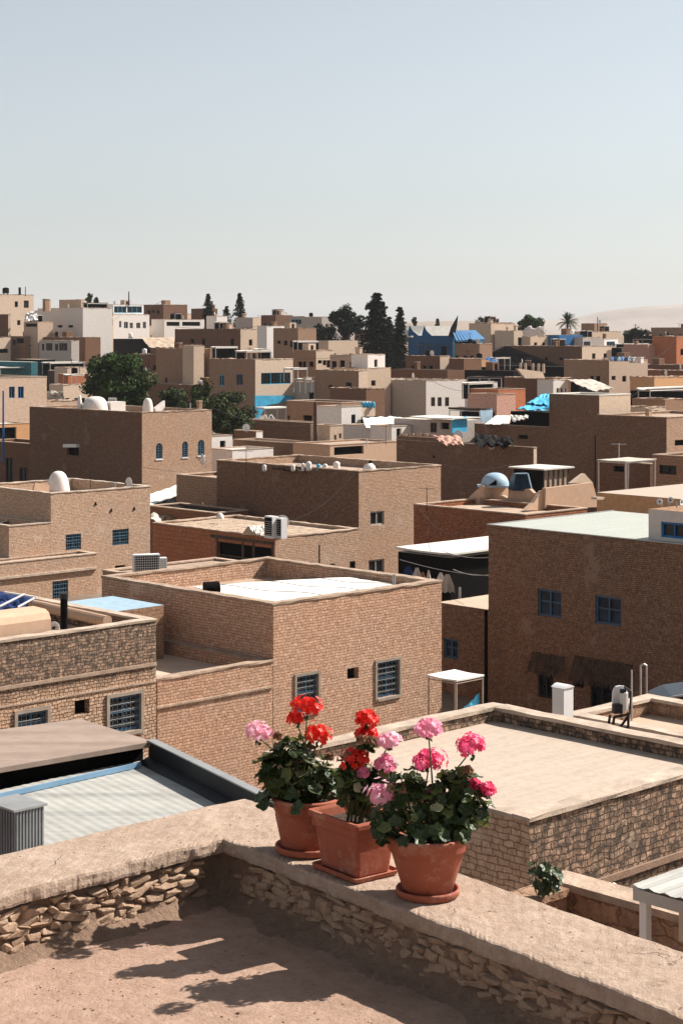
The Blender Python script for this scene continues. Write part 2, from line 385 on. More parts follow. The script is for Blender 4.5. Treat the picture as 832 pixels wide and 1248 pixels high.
def canopy(label, x, y, D, xl, xr, a=4., b=4., mat='sheet', th=.06, posts=True, ph=2.5, su=0., sv=0., pm='steel', name='canopy', cat='canopy', sag=.06, back=None, rot=0, pr=.05):
    """sheet roof on posts, same conventions as house(); su / sv: rise per metre along its two sides"""
    Nw = WD(x, y, D); an = ANG+rot; ux, uy = math.cos(an), math.sin(an)
    if xl is not None: b = solve(Nw, xl, -uy, ux)
    if xr is not None: a = solve(Nw, xr, ux, uy)
    root = thing(name, label, cat, (Nw.x, Nw.y, Nw.z-ph), an)
    n = 10; vs = []; fs = []
    for k in range(2):
        for i in range(n+1):
            for j in range(n+1):
                s, t = i/n, j/n
                zz = ph+su*s*a+sv*t*b-sag*4*s*(1-s)*(.4+.6*math.sin(t*7+x))-sag*math.sin(t*PI)+(.0 if k == 0 else th)
                vs.append((s*a, t*b, zz))
    q = n+1
    for k in range(2):
        for i in range(n):
            for j in range(n): fs.append((k*q*q+i*q+j, k*q*q+(i+1)*q+j, k*q*q+(i+1)*q+j+1, k*q*q+i*q+j+1))
    for i in range(n):
        for (f_) in ((lambda i: i*q), (lambda i: i*q+n)):
            a0, a1 = f_(i), f_(i+1); fs.append((a0, a1, a1+q*q, a0+q*q))
        a0, a1 = i, i+1; fs.append((a0, a1, a1+q*q, a0+q*q))
        a0, a1 = n*q+i, n*q+i+1; fs.append((a0, a1, a1+q*q, a0+q*q))
    m = MB(); m.raw(vs, fs); m.build('roof_sheet', mat, root)
    if posts:
        for (s, t) in ((.03,.03),(.97,.03),(.03,.97),(.97,.97)):
            m = MB(); m.tube((s*a, t*b, 0), (s*a, t*b, ph+su*s*a+sv*t*b-sag), pr); m.build('post', pm, root)
        m = MB(); m.tube((.03*a,.03*b,ph-sag-.06), (.97*a,.03*b,ph+su*a-sag-.06), pr*.8); m.tube((.03*a,.03*b,ph-sag-.06), (.03*a,.97*b,ph+sv*b-sag-.06), pr*.8)
        m.build('rail', pm, root)
    if back:
        m = MB(); m.box(.06*a, .93*b, 0, .94*a, .95*b, ph+sv*b-.15); m.box(.93*a, .06*b, 0, .95*a, .92*b, ph+su*a-.15); m.build('shade_back', back, root)  # back sheets, mostly dark, paint the deep shade under the canopy
    return root
# ================================================================== the terrace the photograph is taken from
def ground_mat(name, c1, c2, stain, sc=1.0, bump=.012):
    m, nt, b = nodes_of(name); L = nt.links.new
    tc = N(nt, 'ShaderNodeTexCoord')
    def nz(s, d=6., r=.65):
        n = N(nt, 'ShaderNodeTexNoise', Scale=s*sc, Detail=d, Roughness=r); L(tc.outputs['Object'], n.inputs['Vector']); return n.outputs['Fac']
    col = mixc(nt, ramp(nt, nz(1.7), .3, .7), c1, c2)
    col = mixc(nt, ramp(nt, nz(14, 8, .75), .35, .65), mixc(nt, 1., col, (.74,.70,.67), 'MULTIPLY'), col)
    fine = nz(70, 5, .7)
    col = mixc(nt, ramp(nt, fine, .30, .42, (1,1,1), (0,0,0)), col, mixc(nt, 1., col, (.6,.55,.5), 'MULTIPLY'))
    # blotches with edges of their own, and a few hairline cracks
    col = mixc(nt, ramp(nt, nz(5.5, 9, .8), .60, .66), col, stain)
    v = N(nt, 'ShaderNodeTexVoronoi', Scale=1.6*sc, feature='DISTANCE_TO_EDGE'); wv = N(nt, 'ShaderNodeTexNoise', Scale=5.*sc, Detail=5.)
    L(tc.outputs['Object'], wv.inputs['Vector']); mx = mixc(nt, .30, tc.outputs['Object'], wv.outputs['Color']); L(mx, v.inputs['Vector'])
    ck = ramp(nt, v.outputs['Distance'], .0, .006, (1,1,1), (0,0,0))
    gate = ramp(nt, nz(1.1), .57, .62)
    mm = N(nt, 'ShaderNodeMath', operation='MULTIPLY'); L(ck, mm.inputs[0]); L(gate, mm.inputs[1])
    col = mixc(nt, mm.outputs[0], col, (.09,.06,.045))
    L(col, b.inputs['Base Color']); b.inputs['Roughness'].default_value = .95; b.inputs['Specular IOR Level'].default_value = .1
    hsum = N(nt, 'ShaderNodeMath', operation='MULTIPLY_ADD'); L(fine, hsum.inputs[0]); hsum.inputs[1].default_value = .35; L(nz(16, 8, .7), hsum.inputs[2])
    hs2 = N(nt, 'ShaderNodeMath', operation='MULTIPLY_ADD'); L(mm.outputs[0], hs2.inputs[0]); hs2.inputs[1].default_value = -.5; L(hsum.outputs[0], hs2.inputs[2])
    bp = N(nt, 'ShaderNodeBump', Strength=1., Distance=bump); L(hs2.outputs[0], bp.inputs['Height']); L(bp.outputs[0], b.inputs['Normal'])
    M[name] = m; return m
ground_mat('terrace_plaster', (.42,.29,.22), (.355,.24,.18), (.27,.18,.13), bump=.012)
ground_mat('coping_plaster', (.45,.345,.27), (.37,.275,.21), (.22,.155,.11), sc=1.3, bump=.010)
ground_mat('mortar_earth', (.35,.24,.175), (.26,.175,.125), (.16,.105,.075), sc=2, bump=.02)
ground_mat('field_stone', (.50,.36,.255), (.36,.24,.165), (.22,.15,.105), sc=3, bump=.008)

I0 = Vector((-.467, 7.13, 0)); U2 = Vector((UX, UY, 0)); V2 = Vector((-UY, UX, 0))
W2 = Vector((-.617, .787, 0)); N2 = Vector((.787, .617, 0))
O0 = Vector((-.415, 7.777, 0))
ZL, ZF = -2.0, -2.245
def station(s):
    """inner and outer ends of a cross section; s < 0 along the left wall, s > 0 along the right one"""
    if s <= 0: inn = I0+U2*s; out = O0+U2*s
    else: inn = I0-W2*s; out = O0-W2*s
    return inn, out
def sweep(name, mat, sect, s0, s1, ds, amp, parent, seed=0., edge=0., smooth=True):
    """sect: list of (t, z), t = metres outward from the inner edge, or 'o' + metres from the outer edge"""
    n = int((s1-s0)/ds); k = len(sect); vs = []; fs = []
    for i in range(n+1):
        s = s0+(s1-s0)*i/n; inn, out = station(s); d = out-inn; Lw = d.length; d = d/Lw
        for j, (t, z) in enumerate(sect):
            tt = t if not isinstance(t, str) else Lw+float(t[1:])
            p = inn+d*tt; p.z = z
            q = Vector((p.x*7+seed, p.y*7, p.z*7))
            dn = noise.noise_vector(q)*amp+noise.noise_vector(q*3.7)*amp*.5
            if not isinstance(t, str) and t < .05 and edge:
                e = noise.noise(Vector((s*9+seed, j*.15, 1.3)))*edge+noise.noise(Vector((s*31, j*.3, 4.3)))*edge*.5
                p += d*e
                ch = noise.noise(Vector((s*6.3+seed, 8.1, .4)))+.5*noise.noise(Vector((s*17+seed, 2.1, 5.4)))
                if ch > .5: p += d*(ch-.5)*.07
                p += d*noise.noise(Vector((s*70+seed, z*60, 1.)))*.004; p.z += noise.noise(Vector((s*60, z*50, 7.)))*.003
            vs.append(p+dn)
    for i in range(n):
        for j in range(k-1): fs.append((i*k+j, (i+1)*k+j, (i+1)*k+j+1, i*k+j+1))
    fs += [tuple(range(k)), tuple(range(n*k, n*k+k))[::-1]]
    m = MB(); m.raw(vs, fs); return m.build(name, mat, parent, smooth=smooth)
pw = thing('parapet_wall', 'low rubble stone parapet with a pale worn coping that carries the flower pots', 'wall', (0, 0, 0))
top = [(.02, ZL-.058), (.0, ZL-.054), (-.004, ZL-.042), (-.002, ZL-.026), (-.002, ZL-.012), (.004, ZL-.002), (.016, ZL+.001), (.035, ZL+.001)]
top += [(t, ZL+.001) for t in (.06,.10,.15,.20,.25,.30,.35)] + [('o-.03', ZL), ('o-.008', ZL-.008), ('o.0', ZL-.03), ('o-.01', ZL-.06)]
sweep('coping', 'coping_plaster', top, -4.5, 5.2, .012, .0045, pw, 0., .012, smooth=False)
sect = [(.05, ZL-.058), (.050, ZL-.09), (.048, ZL-.12), (.046, ZL-.15), (.040, ZL-.18), (.024, ZL-.205), (-.01, ZL-.224), (-.07, ZL-.240), (-.16, ZL-.252), (-.16, ZL-.30), ('o-.04', ZL-.30), ('o-.03', ZL-.058)]
sweep('mortar', 'mortar_earth', sect, -4.5, 5.2, .025, .012, pw, 5., .02)
def rock(m, c, ax, ay, az, rx, ry, rz, n=13):
    bm = bmesh.new()
    for _ in range(n):
        v = Vector((random.gauss(0,1), random.gauss(0,1), random.gauss(0,1))).normalized()
        v = Vector([math.copysign(abs(q)**.55, q) for q in v])
        p = c+ax*(v.x*rx)+ay*(v.y*ry)+az*(v.z*rz); bm.verts.new(p)
    bmesh.ops.convex_hull(bm, input=bm.verts)
    bm.verts.ensure_lookup_table()
    idx = {v: i for i, v in enumerate(bm.verts)}
    m.raw([v.co.copy() for v in bm.verts], [tuple(idx[v] for v in f.verts) for f in bm.faces]); bm.free()
m = MB(); Z = Vector((0, 0, 1))
for side, s0, s1 in ((-1, .06, 4.4), (1, .03, 5.1)):
    along = -U2 if side < 0 else -W2; outw = V2 if side < 0 else N2
    for row, (zc, hh, dens) in enumerate(((-.080, .016, .8), (-.105, .020, .95), (-.135, .021, 1), (-.165, .020, 1), (-.192, .018, .9), (-.120, .012, .4), (-.150, .012, .4), (-.212, .014, .5))):
        s = s0+random.uniform(0, .06)
        while s < s1:
            l = random.uniform(.020, .070)*(1 if row < 5 else .6); s += l
            if random.random() < dens:
                prot = random.uniform(-.003, .011) if side < 0 else random.uniform(-.014, .003)
                c = I0+along*s+outw*(.046-prot); c.z = ZL+zc+random.uniform(-.009, .009)
                til = random.uniform(-.22, .22)
                ax = along*math.cos(til)+Z*math.sin(til); az = -along*math.sin(til)+Z*math.cos(til)
                rock(m, c, ax, outw, az, l*1.05, .040, hh*random.uniform(.75, 1.15), 22)
            s += l*random.uniform(.75, 1.0)
m.build('stonework', 'field_stone', pw)
# the floor of the terrace
fl = MB(); far = 3.2
pts = [I0+U2*-4.6, I0, I0-W2*5.3, Vector((3.2, -4, 0)), Vector((-5, -4, 0))]
pts = [Vector((p.x, p.y, 0)) for p in pts]
pts[0] += V2*.1; pts[1] += Vector((.02, .12, 0)); pts[2] += N2*.1
fl.prism([(p.x, p.y) for p in pts], ZF-.25, ZF)
structure(fl.build('terrace_floor', 'terrace_plaster'))
hw = thing('host_house', 'plain brick wall of the house under the terrace parapet', 'house', (0, 0, 0))
q = MB(); poly = [station(-4.5)[0]-U2*0, station(-4.5)[1]-V2*.05, O0-V2*.05-N2*.03, station(5.2)[1]-N2*.05, Vector((3.1,-3.8,0)), Vector((-4.8,-3.8,0))]
q.prism([(p.x, p.y) for p in poly], -18, ZF-.26); q.build('wall', 'brick', hw)
m = MB()
for _ in range(260):
    s = random.uniform(.0, 1.0)
    px, py = random.uniform(0, 560), random.uniform(1125, 1248)
    p = WZ(px, py, ZF)
    r = random.uniform(.0015, .005) if random.random() < .97 else random.uniform(.005, .008)
    if (p-I0).dot(V2) > -.06 or (p-I0).dot(N2) > -.06: continue
    rock(m, Vector((p.x, p.y, ZF+r*.3)), Vector((1,0,0)), Vector((0,1,0)), Z, r*1.3, r, r*.7, 7)
for _ in range(90):
    s = random.uniform(-1.3, 3.0); inn, out = station(s); t = random.uniform(.06, .9); p = inn.lerp(out, t)
    r = random.uniform(.0015, .0045)
    rock(m, Vector((p.x, p.y, ZL+.003)), Vector((1,0,0)), Vector((0,1,0)), Z, r*1.4, r, r*.6, 7)
o = m.build('grit', 'field_stone'); o['kind'] = 'stuff'; tag(o, 'fine grit and crumbs scattered over the terrace floor and coping', 'grit')

# ------------------------------------------------------------------ pots
def terra_mat():
    m, nt, b = nodes_of('fired_clay'); L = nt.links.new; tc = N(nt, 'ShaderNodeTexCoord')
    n = N(nt, 'ShaderNodeTexNoise', Scale=6., Detail=7., Roughness=.7); L(tc.outputs['Object'], n.inputs['Vector'])
    n2 = N(nt, 'ShaderNodeTexNoise', Scale=45., Detail=4.); L(tc.outputs['Object'], n2.inputs['Vector'])
    col = mixc(nt, ramp(nt, n.outputs['Fac'], .3, .7), (.33,.098,.055), (.25,.070,.040))
    n3 = N(nt, 'ShaderNodeTexNoise', Scale=9., Detail=8., Roughness=.8); L(tc.outputs['Object'], n3.inputs['Vector'])
    col = mixc(nt, ramp(nt, n3.outputs['Fac'], .52, .66, (0,0,0), (.6,.6,.6)), col, (.46,.27,.19))
    n4 = N(nt, 'ShaderNodeTexNoise', Scale=3.5, Detail=9., Roughness=.8); L(tc.outputs['Object'], n4.inputs['Vector'])
    col = mixc(nt, ramp(nt, n4.outputs['Fac'], .56, .64, (0,0,0), (.45,.45,.45)), col, (.15,.06,.04))
    L(col, b.inputs['Base Color']); b.inputs['Roughness'].default_value = .75; b.inputs['Specular IOR Level'].default_value = .2
    bp = N(nt, 'ShaderNodeBump', Strength=.4, Distance=.003); L(n2.outputs['Fac'], bp.inputs['Height']); L(bp.outputs[0], b.inputs['Normal'])
    M['clay'] = m
terra_mat()
M['soil'] = plain('potting_soil', (.07,.045,.03), var=.5, scale=30, bump=.01)
def pot(label, x, y, rr, h, rb):
    root = thing('flower_pot', label, 'flower pot', (x, y, ZL+.002))
    m = MB()
    b0 = .014
    pr = [(0,b0), (rb-.008,b0), (rb,b0+.006), (rb+(rr-rb)*.60,h*.66), (rr-.020,h*.74), (rr-.014,h*.75), (rr-.011,h*.78), (rr-.010,h*.86), (rr-.008,h*.91), (rr-.002,h*.935), (rr,h*.965), (rr-.003,h*.99), (rr-.010,h), (rr-.020,h*.985), (rr-.024,h*.93), (rr-.03,h*.8), (0,h*.8)]
    m.lathe(pr, 56); m.build('pot', 'clay', root, smooth=True)
    m = MB(); rs = rb+.026
    m.lathe([(0,0), (rs-.012,0), (rs-.003,.006), (rs,.022), (rs-.001,.028), (rs-.006,.030), (rs-.011,.025), (rs-.016,.012), (0,.010)], 56)
    m.build('saucer', 'clay', root, smooth=True)
    m = MB(); m.lathe([(0,h*.87), (rr*.5,h*.875), (rr-.027,h*.86)], 32); m.build('soil', 'soil', root)
    return root
pot('round terracotta pot at the left, holding the red flowers and the lone pale pink one', -.136, 6.95, .137, .215, .094)
pot('round terracotta pot on the right, nearest the camera, full of pink flowers', .3057, 6.405, .153, .222, .088)
tx, ty, ta = .050, 6.69, math.atan2(-.787, .617)
root = thing('planter', 'square tapered terracotta planter standing between the two round pots', 'planter', (tx, ty, ZL+.002), ta)
def rloop(hx, hy, r, n=6):
    o = []
    for (sx, sy, t0) in ((1,1,0), (-1,1,90), (-1,-1,180), (1,-1,270)):
        for i in range(n): t = math.radians(t0+90*i/(n-1)); o.append((sx*(hx-r)+r*math.cos(t), sy*(hy-r)+r*math.sin(t)))
    return o
def loft(m, secs):
    ls = [[(p[0], p[1], z) for p in rloop(hx, hy, r)] for hx, hy, r, z in secs]; k = len(ls[0]); vs = [p for l in ls for p in l]
    fs = [(i*k+j, i*k+(j+1)%k, (i+1)*k+(j+1)%k, (i+1)*k+j) for i in range(len(ls)-1) for j in range(k)]
    fs += [tuple(range(k))[::-1], tuple(range((len(ls)-1)*k, len(ls)*k))]; m.raw(vs, fs)
m = MB(); loft(m, [(.106,.074,.012,.012), (.110,.078,.014,.016), (.128,.093,.014,.158), (.134,.099,.012,.160), (.137,.102,.012,.166), (.139,.104,.012,.192), (.147,.112,.012,.197), (.149,.114,.012,.212), (.146,.111,.012,.218), (.134,.099,.012,.218), (.130,.095,.012,.210), (.122,.088,.012,.165)])
m.build('pot', 'clay', root)
m = MB(); loft(m, [(.128,.096,.02,0), (.134,.102,.02,.004), (.138,.106,.02,.018), (.135,.103,.02,.021), (.128,.096,.02,.010)]); m.build('saucer', 'clay', root)
m = MB(); loft(m, [(.122,.088,.01,.166), (.124,.090,.01,.182)]); m.build('soil', 'soil', root)

# ------------------------------------------------------------------ geraniums
def leafmat(name, c1, c2, tr=.25):
    m, nt, b = nodes_of(name); L = nt.links.new; tc = N(nt, 'ShaderNodeTexCoord')
    n = N(nt, 'ShaderNodeTexNoise', Scale=22., Detail=3.); L(tc.outputs['Object'], n.inputs['Vector'])
    L(mixc(nt, ramp(nt, n.outputs['Fac'], .35, .65), c1, c2), b.inputs['Base Color'])
    b.inputs['Roughness'].default_value = .45; b.inputs['Specular IOR Level'].default_value = .35
    t = N(nt, 'ShaderNodeBsdfTranslucent'); t.inputs['Color'].default_value = c4(tuple(min(1, q*1.8) for q in c2))
    ms = N(nt, 'ShaderNodeMixShader'); ms.inputs[0].default_value = tr
    out = nt.nodes['Material Output']; L(b.outputs[0], ms.inputs[1]); L(t.outputs[0], ms.inputs[2]); L(ms.outputs[0], out.inputs[0])
    M[name] = m
leafmat('geranium_leaf', (.022,.038,.010), (.042,.062,.016), .12)
leafmat('geranium_leaf_mid', (.075,.095,.026), (.13,.15,.045), .15)
leafmat('geranium_leaf_sunlit', (.27,.28,.14), (.36,.32,.19), .15)  # pale leaves, helped by the mid ones, paint sunlit patches
leafmat('red_petal', (.62,.010,.008), (.75,.030,.012), .25)
leafmat('rose_petal', (.68,.035,.12), (.80,.09,.20), .30)
leafmat('pink_petal', (.74,.12,.24), (.86,.32,.41), .30)
leafmat('pale_petal', (.82,.20,.31), (.88,.44,.50), .30)
leafmat('dry_petal', (.16,.08,.04), (.28,.16,.09), .1)
leafmat('green_stem', (.06,.08,.025), (.09,.10,.04), .1)
def leaf(m, c, nrm, r, rnd):
    nrm = nrm.normalized(); a = nrm.orthogonal().normalized(); t = rnd.uniform(0, 6.28)
    a = (a*math.cos(t)+nrm.cross(a)*math.sin(t)); b = nrm.cross(a)
    n = 20; cup = rnd.uniform(.15, .5); bend = rnd.uniform(-.5, .5)
    ring = []; mid = []
    for i in range(n):
        th = 2*PI*i/n
        lob = 1+.10*math.cos(5*th)+.035*math.cos(15*th+1)
        rr = r*lob*(1-.45*max(0, math.cos(th-PI))**6)
        x, y = rr*math.cos(th), rr*math.sin(th)
        w = r*(cup*.55+.10*math.cos(5*th))-bend*x*x/r
        ring.append(c+a*x+b*y+nrm*w)
        mid.append(c+a*x*.55+b*y*.55+nrm*(r*(cup*.22+.05*math.cos(5*th+.6))-bend*x*x*.3/r))
    vs = [c-nrm*r*.05]+mid+ring; fs = []
    for i in range(n):
        j = (i+1)%n; fs.append((0, 1+i, 1+j)); fs.append((1+i, 1+n+i, 1+n+j, 1+j))
    m.raw(vs, fs)
def bloom(m, c, rad, rnd, flat=.8):
    k = max(12, int(34*(rad/.045)**1.2)); wob = rnd.uniform(0, 6); ga = PI*(3-5**.5)
    for i in range(k):
        zz = 1-1.55*(i+.5)/k; rr = math.sqrt(max(0, 1-zz*zz)); ph = i*ga
        d = Vector((rr*math.cos(ph), rr*math.sin(ph), zz)); d = (d+Vector([rnd.uniform(-.14,.14) for _ in range(3)])).normalized()
        pos = c+Vector((d.x*rad, d.y*rad, d.z*rad*flat))*(1+.14*math.sin(2.3*math.atan2(d.y, d.x)+wob))*rnd.uniform(.60, 1.10)
        nn = (d+Vector((0,0,.25))).normalized(); a = nn.orthogonal().normalized(); t0 = rnd.uniform(0, 6.28)
        a = a*math.cos(t0)+nn.cross(a)*math.sin(t0); b = nn.cross(a); pr = rnd.uniform(.010, .0165)
        for q in range(5):
            t = 2*PI*q/5+rnd.uniform(-.12,.12); e = a*math.cos(t)+b*math.sin(t); f = nn.cross(e); up = rnd.uniform(.15, .75)
            w = pr*.50
            p = [pos, pos+e*pr*.45+f*w*.7+nn*pr*.22*up, pos+e*pr*.85+f*w+nn*pr*.5*up, pos+e*pr*1.12+f*w*.45+nn*pr*.55*up, pos+e*pr*1.12-f*w*.45+nn*pr*.55*up, pos+e*pr*.85-f*w+nn*pr*.5*up, pos+e*pr*.45-f*w*.7+nn*pr*.22*up, pos+e*pr*.6+nn*pr*.12*up]
            m.raw(p, [(0,1,7), (1,2,7), (2,3,7), (3,4,7), (4,5,7), (5,6,7), (6,0,7)])
def geranium(label, base, D, heads, blobs, seed, nleaf):
    rnd = random.Random(seed)
    root = thing('geranium', label, 'flowering plant', base)
    B = Vector(base); lf = MB(); st = MB()
    hubs = []
    for k, (px, py, wx, wy, col, lab) in enumerate(heads):
        c = WD(px, py, D+rnd.uniform(-.07, .07))-B
        rad = wx/2/F*D*.93
        m = MB(); bloom(m, c, rad, rnd, max(.62, min(1., wy/wx)))
        o = m.build('flower_head', col, root)
        if lab: o['label'] = lab
        s0 = Vector((rnd.uniform(-.04,.04), rnd.uniform(-.04,.04), -.02)); mid = s0.lerp(c, .5)+Vector((c.x*-.15, 0, .02))
        neck = c-Vector((0, 0, rad*.45))
        st.path([s0, s0.lerp(mid, .6), mid, mid.lerp(neck, .55)+Vector((0,0,.004)), neck], .0042, 7, .0024)
        for _ in range(5):   # sepals and buds under the head
            e = Vector((rnd.uniform(-1,1), rnd.uniform(-1,1), rnd.uniform(-.5,.5))).normalized()
            lf.cur = 0; leaf(lf, neck-Vector((0,0,.004+rnd.uniform(0,.02)))+e*.010, e+Vector((0,0,.3)), rnd.uniform(.005,.009), rnd)
            st.tube(neck-Vector((0,0,.008)), neck+Vector((e.x*.5, e.y*.5, abs(e.z)+.3))*rad*.5, .0012, n=4)
    tot = sum(b[4] for b in blobs)
    for (px, py, rx, ry, wgt) in blobs:
        cc = WD(px, py, D)-B; Rx, Rz = rx/F*D, ry/F*D
        for _ in range(int(nleaf*wgt/tot)):
            d = Vector((rnd.gauss(0,1), rnd.gauss(0,1), rnd.gauss(0,1))).normalized(); q = rnd.uniform(.35, 1.03)**.6 if rnd.random() < .84 else rnd.uniform(1.05, 1.38)
            p = cc+Vector((d.x*Rx, d.y*Rx*.85, d.z*Rz))*q
            r = rnd.uniform(.014, .032); t = rnd.random()
            lf.cur = 0 if t < .70 else (1 if t < .95 else 2)
            leaf(lf, p, d*.8+Vector((rnd.uniform(-.4,.4), rnd.uniform(-.4,.4), .75+rnd.uniform(-.3,.3))), r, rnd)
            if q > 1.04 or rnd.random() < .4: st.path([Vector((d.x*.03, d.y*.03, -.01)).lerp(p, .3), p.lerp(cc, .25)-Vector((0,0,.02)), p], .0018, 4)
    for _ in range(3):   # spent heads gone brown on bare stalks
        b = blobs[rnd.randrange(len(blobs))]; c = WD(b[0]+rnd.uniform(-1,1)*b[2], b[1]-b[3]*rnd.uniform(.8,1.15), D-.03)-B
        m = MB(); bloom(m, c, .012, rnd, .7); m.build('dead_head', 'dry_petal', root); st.path([Vector((0,0,0)), c*.5, c], .002, 5)
    lf.build('foliage', ['geranium_leaf', 'geranium_leaf_mid', 'geranium_leaf_sunlit'], root)
    st.build('stem', 'green_stem', root)
    return root
R_, P_, H_, L_ = 'red_petal', 'pink_petal', 'rose_petal', 'pale_petal'
geranium('red geranium with one pale pink head, growing in the left round pot', (-.136, 6.95, ZL+.19), 6.93,
    [(315,892,36,26,L_,'pale pink flower head on the far left'), (374,861,34,26,R_,None), (361,875,18,16,R_,None), (388,896,31,32,R_,None)],
    [(340,945,24,26,2.0), (365,930,26,28,2.6), (385,950,24,30,2.4), (352,915,20,16,1.0), (362,962,42,16,2.2), (327,935,12,18,.7), (408,958,14,20,1.0)], 3, 280)
geranium('geranium with red and pink heads, growing in the square planter', (tx, ty, ZL+.175), 6.66,
    [(447,876,32,19,R_,None), (446,895,29,16,R_,None), (432,925,37,30,R_,'largest red flower head'), (442,942,14,12,P_,'tiny pink flower head'), (474,902,30,20,L_,'pale pink flower head'), (469,931,26,24,P_,'pink flower head')],
    [(432,948,22,22,1.6), (450,962,24,24,2), (425,938,12,16,.6), (470,945,14,16,.8), (420,958,10,16,.5), (446,912,8,10,.3)], 5, 165)
geranium('bushy geranium with deep pink and pale pink heads, in the right round pot', (.3057, 6.405, ZL+.19), 6.40,
    [(522,888,37,25,P_,'pink flower head, topmost of its plant'), (574,907,41,25,H_,None), (522,927,45,29,H_,None), (527,967,26,17,H_,'small rose pink flower head'), (466,969,44,37,L_,'large round pale pink flower head'), (594,962,22,18,H_,None), (577,957,18,14,H_,None)],
    [(500,985,38,30,3.), (540,985,38,32,3.), (520,1008,52,16,2.4), (565,965,24,26,1.7), (500,955,18,16,.8), (575,992,22,20,1.2), (470,1000,22,20,1.2), (545,950,16,10,.5), (560,945,12,14,.5)], 8, 360)
# ================================================================== rooftop furniture helpers
def lab_item(name, label, cat, loc, rz=0, group=None): return thing(name, label, cat, loc, rz, group)
def pole(label, px, py0, py1, D, r=.04, bars=0, mat='steel', name='pole', cat='pole'):
    """upright pole from (px, py1) at its foot to py0 at its tip"""
    p = WD(px, py1, D); h = (py1-py0)/F*D
    root = thing(name, label, cat, p); m = MB(); m.tube((0,0,-.3), (0,0,h), r, r*.8, 8); m.build('shaft', mat, root)
    if bars:
        m = MB(); m.tube((-.5,.1,h*.93), (.5,-.1,h*.93), r*.5)
        for i in range(bars): q = -.45+.9*i/max(1, bars-1); m.tube((q,.1*-q*2-.3,h*.93+.01), (q,.1*-q*2+.3,h*.93+.01), r*.3, n=5)
        m.build('aerial', mat, root)
    return root
def chimney(label, px, py0, py1, D, w, mat='mud', cap='cop', name='chimney', cat='chimney'):
    p = WD(px, py1, D); h = (py1-py0)/F*D; w = w/F*D
    root = thing(name, label, cat, p, ANG); m = MB(); m.box(-w/2*.72, -w/2*.72, -.4, w/2*.72, w/2*.72, h-.12); m.build('stack', mat, root)
    m = MB(); m.box(-w*.42, -w*.42, h-.117, w*.42, w*.42, h); m.build('cap', cap, root); return root
def tank(label, px, py0, py1, D, w, mat='acw', stand=.3, name='water_tank', cat='water tank'):
    p = WD(px, py1, D); h = (py1-py0)/F*D; r = w/F*D/2
    root = thing(name, label, cat, p); m = MB()
    m.lathe([(0,h*stand), (r,h*stand), (r*1.02,h*.45), (r*.98,h*.5), (r*1.02,h*.7), (r,h*.85), (r*.6,h*.95), (r*.25,h*.97), (r*.25,h), (0,h)], 18); m.build('drum', mat, root, smooth=True)
    m = MB()
    for q in range(4): t = PI/4+q*PI/2; m.tube((r*.8*math.cos(t), r*.8*math.sin(t), -.2), (r*.8*math.cos(t), r*.8*math.sin(t), h*stand), r*.08)
    m.build('stand', 'metald', root); return root
def dish(label, px, py, D, r=.45, az=-1.2, h=.7, group=None):
    """satellite dish on a short mast, its middle shows at (px, py)"""
    p = WD(px, py, D); root = thing('satellite_dish', label, 'satellite dish', (p.x, p.y, p.z-h), az, group)
    m = MB(); n = 18; rings = [(r*q, .28*r*q*q) for q in (0,.3,.55,.8,1.)]
    vs = []
    for rr, dd in rings:
        for i in range(n): t = 2*PI*i/n; vs.append((rr*math.cos(t), -.1-dd*.9+.0+.28*r-.12, h+rr*math.sin(t)))
    off = len(vs); vs += [(x, y+.02, z) for x, y, z in vs]
    fs = []
    for k in range(len(rings)-1):
        for i in range(n):
            j = (i+1)%n; fs.append((k*n+i, k*n+j, (k+1)*n+j, (k+1)*n+i)); fs.append((off+k*n+i, off+(k+1)*n+i, off+(k+1)*n+j, off+k*n+j))
    k = len(rings)-1
    for i in range(n): j = (i+1)%n; fs.append((k*n+i, k*n+j, off+k*n+j, off+k*n+i))
    m.raw(vs, fs); m.build('bowl', 'acw', root, smooth=True)
    m = MB(); m.tube((0,-.2,h-r*.9), (0,-r*1.1,h), .015); m.tube((0,-r*1.1-.05,h), (0,-r*1.1+.04,h), .04); m.build('feed_arm', 'metald', root)
    m = MB(); m.tube((0,.03,0), (0,.03,h), .03); m.build('mast', 'metal', root); return root
def dome(label, px, py0, py1, D, w, mat='white', cat='dome', name='dome', pw_=1.0, ring=True):
    p = WD(px, py1, D); h = (py1-py0)/F*D; r = w/F*D/2
    root = thing(name, label, cat, p); m = MB(); n = 14
    m.lathe([(r*math.cos(PI/2*i/n)**pw_, h*math.sin(PI/2*i/n)) for i in range(n+1)], 28); m.build('shell', mat, root, smooth=True)
    if ring: m = MB(); m.lathe([(r*.9,-.3), (r*1.04,-.3), (r*1.04,.06), (r*.99,.06)], 28); m.build('base', 'cop', root)
    return root
def ac_unit(label, p, w, h, d, rz, n=1):
    root = thing('air_conditioner', label, 'air conditioner', p, rz)
    m = MB(); m.box(0, 0, .06, w, d, h); m.build('casing', 'acw', root)
    g = MB(); g.box(.05, -.014, .12, w-.05, -.002, h-.06)
    g.build('fan_opening', 'dark', root)  # dark plate paints the shade behind the grille
    g = MB()
    for i in range(1, 12): x = w*i/12; g.tube((x,-.02,.12), (x,-.02,h-.06), .014, n=4)
    for i in range(1, 8): z = .08+(h-.12)*i/8; g.tube((.04,-.025,z), (w-.04,-.025,z), .014, n=4)
    g.build('grille', 'acw', root)
    g = MB(); g.box(.04, .04, 0, .12, d-.04, .06); g.box(w-.12, .04, 0, w-.04, d-.04, .06); g.build('foot', 'metald', root); return root
